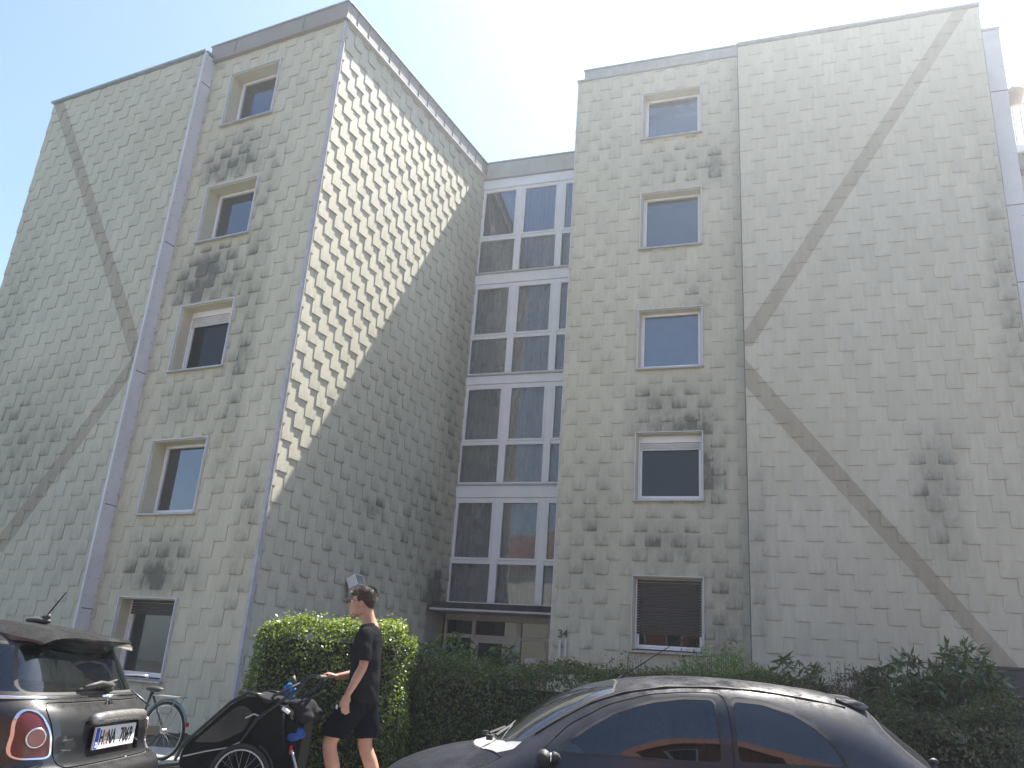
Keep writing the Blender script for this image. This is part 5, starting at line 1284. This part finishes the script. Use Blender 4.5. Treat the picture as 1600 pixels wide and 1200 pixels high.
# ================================================================ the two-wheeled child trailer with handlebar
TR = thing('child_trailer', 'black two-wheeled child trailer with mesh window, handlebar and bags, pushed by the man', 'trailer', (-1.98, 8.0, 0.10))
def tp(X, z, y=0.0): return (X+1.98, y, z-0.10)
M_tfab = cloth('black_trailer_fabric', (0.014, 0.014, 0.015), 200); M_tfab2 = cloth('charcoal_trailer_fabric', (0.03, 0.03, 0.033), 200)
M_tube = plain('black_anodised_tube', (0.03, 0.03, 0.032), .3, .5); M_pip = plain('reflective_piping', (.42, .42, .40), .4)
prof = [(-2.52, .40), (-2.50, .54), (-2.16, .90), (-2.03, .985), (-1.88, .965), (-1.72, .88), (-1.66, .62), (-1.66, .34), (-2.35, .30)]
def side_panel(w, pts, y, th):
    mb = MB(); mb.poly_prism([tp(x, z, y) for x, z in pts], (0, th, 0)); return mb
rp = roundp([(x, z) for x, z in prof], .05)
mb = MB(); hw = .36; n = len(rp)
# cross-wise skin: slight bulge towards the sides
rows = [(-1.0, .96), (-.96, 1.0), (-.5, 1.012), (0, 1.016), (.5, 1.012), (.96, 1.0), (1.0, .96)]
cx, cz = -2.05, .62
for yy, sc in rows:
    for x, z in rp: mb.v.append(tp(cx+(x-cx)*sc, cz+(z-cz)*sc, yy*hw))
for r in range(len(rows)-1):
    for k in range(n): mb.f.append((r*n+k, r*n+(k+1)%n, (r+1)*n+(k+1)%n, (r+1)*n+k)); mb.mi.append(0); mb.uv.append(None)
for r in (0, len(rows)-1): mb.f.append(tuple(r*n+k for k in range(n))); mb.mi.append(0); mb.uv.append(None)
o = mb.build('cabin', M_tfab, TR, fix=True); autosmooth(o, 30)
for s in (-1, 1):
    wpoly = roundp([(-2.42, .585), (-2.13, .868), (-2.05, .90), (-1.96, .84), (-2.02, .70), (-2.20, .60)], .04)
    mb = MB(); mb.poly_prism([tp(x, z, s*(hw+.001)) for x, z in wpoly], (0, s*.004, 0))
    o = mb.build('mesh_window', glass_mat('smoky_mesh_film', (.35, .34, .31), rough=.25, dirt=.18, refl=.5), TR, fix=True)
    mb = MB(); mb.tube([tp(x, z, s*(hw+.008)) for x, z in [(-2.48, .475), (-2.30, .525), (-2.12, .565), (-2.02, .62), (-1.975, .69)]], .006, 6); mb.tube([tp(x, z, s*(hw+.008)) for x, z in [(-2.00, .69), (-2.12, .74), (-2.02, .80), (-1.955, .835), (-1.90, .82)][2:]], .007, 6); mb.build('piping', M_pip, TR)
    mb = MB(); mb.tube([tp(x, z, s*(hw+.012)) for x, z in [(-2.54, .44), (-2.50, .56), (-2.16, .915), (-2.03, 1.0), (-1.88, .98)]], .014, 8); mb.build('frame_tube', M_tube, TR, smooth=True)
    mb = MB(); mb.tube([tp(x, z, s*(hw+.012)) for x, z in [(-2.12, .42), (-1.92, .80), (-1.70, .985), (-1.60, 1.06), (-1.565, 1.13), (-1.53, 1.165), (-1.48, 1.165)]], .015, 8); mb.build('handle_stay', M_tube, TR, smooth=True)
    # wheel
    yw = s*(hw+.075); c = tp(-1.98, .355, yw)
    mb = MB(); mb.torus(c, (0, 1, 0), .236, .018, 48, 8); wh = mb.build('wheel', M_tyre, TR, smooth=True)
    mb = MB(); mb.torus(c, (0, 1, 0), .207, .008, 48, 6, sx=1.4); mb.build('rim', plain('bright_rim', (.55, .55, .55), .3, .6), wh, smooth=True)
    mb = MB(); mb.disc(c, (0, 1, 0), .052, .05, 20); mb.torus(Vector(c)+Vector((0, s*.026, 0)), (0, 1, 0), .045, .008, 20, 6); mb.build('hub', M_plast, wh)
    mb = MB()
    for k in range(20):
        a = 2*pi*k/20; q = a+(.35 if k % 2 else -.35); mb.tube([Vector(c)+Vector((cos(q)*.03, s*.02*(1 if k % 2 else -1), sin(q)*.03)), Vector(c)+Vector((cos(a)*.204, 0, sin(a)*.204))], .0012, 4, caps=False)
    x_ = mb.build('spokes', M_rim, wh); x_['kind'] = 'stuff'
    mb = MB(); mb.tube([Vector(c)+Vector((cos(t)*.275, -s*.0, sin(t)*.275)) for t in np.linspace(-.9, 1.1, 14)], .009, 6); mb.build('mudguard_bar', M_tube, TR, smooth=True)
mb = MB(); mb.tube([tp(-1.48, 1.165, -.372), tp(-1.478, 1.163, -.20), tp(-1.478, 1.163, .20), tp(-1.48, 1.165, .372)], .0165, 10); mb.build('handlebar', plain('grey_foam_grip', (.10, .10, .10), .8), TR, smooth=True)
mb = MB(); mb.tube([tp(-1.40, 1.12, -.30), tp(-1.43, 1.04, -.30), tp(-1.62, .93, -.32)], .008, 6); mb.build('brake_lever', M_tube, TR, smooth=True)
# things strapped to it
def lump(name, c, r, mat, par=TR, rot=0, vox=.012, k=6, seed=1):
    rg = random.Random(seed); mb = MB()
    for i in range(k): mb.ell(Vector(c)+Vector([rg.uniform(-.5, .5)*r[j] for j in range(3)]), tuple(q*rg.uniform(.45, .75) for q in r), 12, 8, M=Matrix.Rotation(rot, 3, 'Y').to_4x4())
    return remeshed(mb, name, mat, par, vox, 3, fold=.004)
M_blue = cloth('bright_blue_cloth', (.03, .12, .28)); M_blue2 = cloth('royal_blue_cloth', (.03, .07, .22)); M_red = plain('red_reflector', (.55, .015, .01), .3)
lump('folded_cover', tp(-1.86, .965, -.20), (.12, .26, .045), M_tfab2, rot=.3, seed=2)
t_ = thing('bag', 'black shopping bag hanging between trailer handlebar and cabin', 'bag', (-1.58, 7.82, .88)); lump('bag_body', (0, 0, 0), (.13, .14, .10), M_tfab2, t_, seed=5)
mb = MB(); mb.tube([(-.02, -.05, .07), (.0, -.06, .2), (.05, -.04, .27)], .006, 6); mb.build('strap', M_tfab2, t_)
t_ = thing('jacket', 'bright blue jacket folded over the bars of the child trailer', 'jacket', (-1.70, 7.70, 1.03)); lump('jacket_cloth', (0, 0, 0), (.055, .10, .085), M_blue, t_, rot=-.7, seed=8)
t_ = thing('cloth_bundle', 'crumpled royal blue cloth hanging behind the trailer above red reflector', 'cloth', (-1.585, 7.72, .70)); lump('cloth_folds', (0, 0, 0), (.10, .09, .055), M_blue2, t_, seed=11)
mb = MB()
for q in (-.32, -.08):
    mb = MB(); mb.box(tp(-1.622, .545, q-.028), tp(-1.60, .61, q+.028)); mb.build('reflector', M_red, TR)
mb = MB(); mb.tube([tp(-1.82, .985, -.37), tp(-1.60, 1.10, -.36)], .013, 8); mb.tube([tp(-1.66, 1.09, -.33), tp(-1.69, 1.15, -.33)], [.018, .026], 10); mb.build('clamp', M_plast, TR, smooth=True)
mb = MB(); mb.tube([tp(-1.72, .90, -.39), tp(-1.66, .865, -.39)], .016, 8); mb.build('reflector_tube', plain('white_tube', (.75, .72, .70), .4), TR, smooth=True)
mb = MB(); mb.box(tp(-1.70, .34, -.33), tp(-1.58, .80, .33)); mb.build('rear_pocket', plain('matt_black_fabric', (.012, .012, .012), 1.0, spec=0.0), TR, fix=True, bevel=.03)
mb = MB(); mb.tube([tp(-1.60, .58, -.36), tp(-1.545, .45, -.36), tp(-1.55, .28, -.36)], .012, 8); mb.build('stand_bar', M_rim, TR, smooth=True)
mb = MB(); mb.tube([tp(-2.50, .40, 0), tp(-2.72, .36, 0), tp(-2.80, .34, 0)], .016, 8); mb.torus(tp(-2.84, .23, 0), (0, 1, 0), .11, .018, 30, 8); mb.build('front_wheel', M_tyre, TR, smooth=True)

# ================================================================ the bicycle at the wall
BI = thing('bicycle', 'blue-grey city bicycle parked against the left block behind the charcoal car', 'bicycle', (-4.30, 11.6, 0.0), radians(-25))
M_bf = plain('blue_grey_bike_paint', (.03, .045, .06), .4); R = .345
for i, x in enumerate((0.30, -.80)):
    c = (x, 0, R); mb = MB(); mb.torus(c, (0, 1, 0), R-.018, .018, 44, 8); w_ = mb.build('wheel', M_tyre, BI, smooth=True)
    mb = MB(); mb.torus(c, (0, 1, 0), R-.042, .010, 44, 6); mb.disc(c, (0, 1, 0), .03, .08); mb.build('rim', M_rim, w_)
    mb = MB()
    for k in range(28): a = 2*pi*k/28; mb.tube([Vector(c)+Vector((0, .03*(-1)**k, 0)), Vector(c)+Vector((cos(a)*(R-.045), 0, sin(a)*(R-.045)))], .0012, 3, caps=False)
    x_ = mb.build('spokes', M_rim, w_); x_['kind'] = 'stuff'
    mb = MB(); mb.tube([Vector(c)+Vector((cos(t)*(R+.02), 0, sin(t)*(R+.02))) for t in np.linspace(.2, 2.9, 16)], .016, 6); mb.build('mudguard', plain('pale_blue_mudguard', (.15, .21, .26), .5), BI, smooth=True)
mb = MB()
for a, b_ in (((0.30, 0, R), (-.12, 0, .32)), ((0.30, 0, R), (-.02, 0, .80)), ((-.12, 0, .32), (-.01, 0, .80)), ((-.12, 0, .32), (-.62, 0, .80)), ((-.02, 0, .62), (-.60, 0, .88)), ((-.59, 0, .93), (-.80, 0, R))): mb.tube([a, b_], .015, 8)
mb.build('frame', M_bf, BI, smooth=True)
mb = MB(); mb.ell((.03, 0, .82), (.14, .075, .035)); mb.build('saddle', M_black, BI, smooth=True)
mb = MB(); mb.tube([(-.58, 0, .92), (-.60, 0, .96), (-.56, -.28, .97), (-.42, -.30, .95)], .013, 8); mb.tube([(-.60, 0, .96), (-.56, .28, .97), (-.42, .30, .95)], .013, 8); mb.build('handlebar', M_chrome, BI, smooth=True)
mb = MB(); mb.box((.08, -.07, .745), (.52, .07, .757)); mb.tube([(.48, -.06, .75), (.30, -.06, R)], .006, 6); mb.tube([(.48, .06, .75), (.30, .06, R)], .006, 6); mb.build('luggage_rack', M_rim, BI)
mb = MB(); mb.disc((-.12, -.03, .32), (0, 1, 0), .09, .006, 24); mb.tube([(-.12, -.03, .32), (-.05, -.05, .17)], .009, 6); mb.tube([(-.12, .03, .32), (-.19, .05, .47)], .009, 6); mb.build('crank', M_rim, BI)
mb = MB(); mb.box((.655, -.025, .42), (.67, .025, .47)); mb.build('rear_reflector', M_red, BI)
mb = MB(); mb.poly_prism([(.28, -.045, .30), (-.14, -.045, .26), (-.14, -.045, .38), (.28, -.045, .40)], (0, .02, 0)); mb.build('chain_guard', plain('brown_chain_guard', (.12, .09, .07), .5), BI)
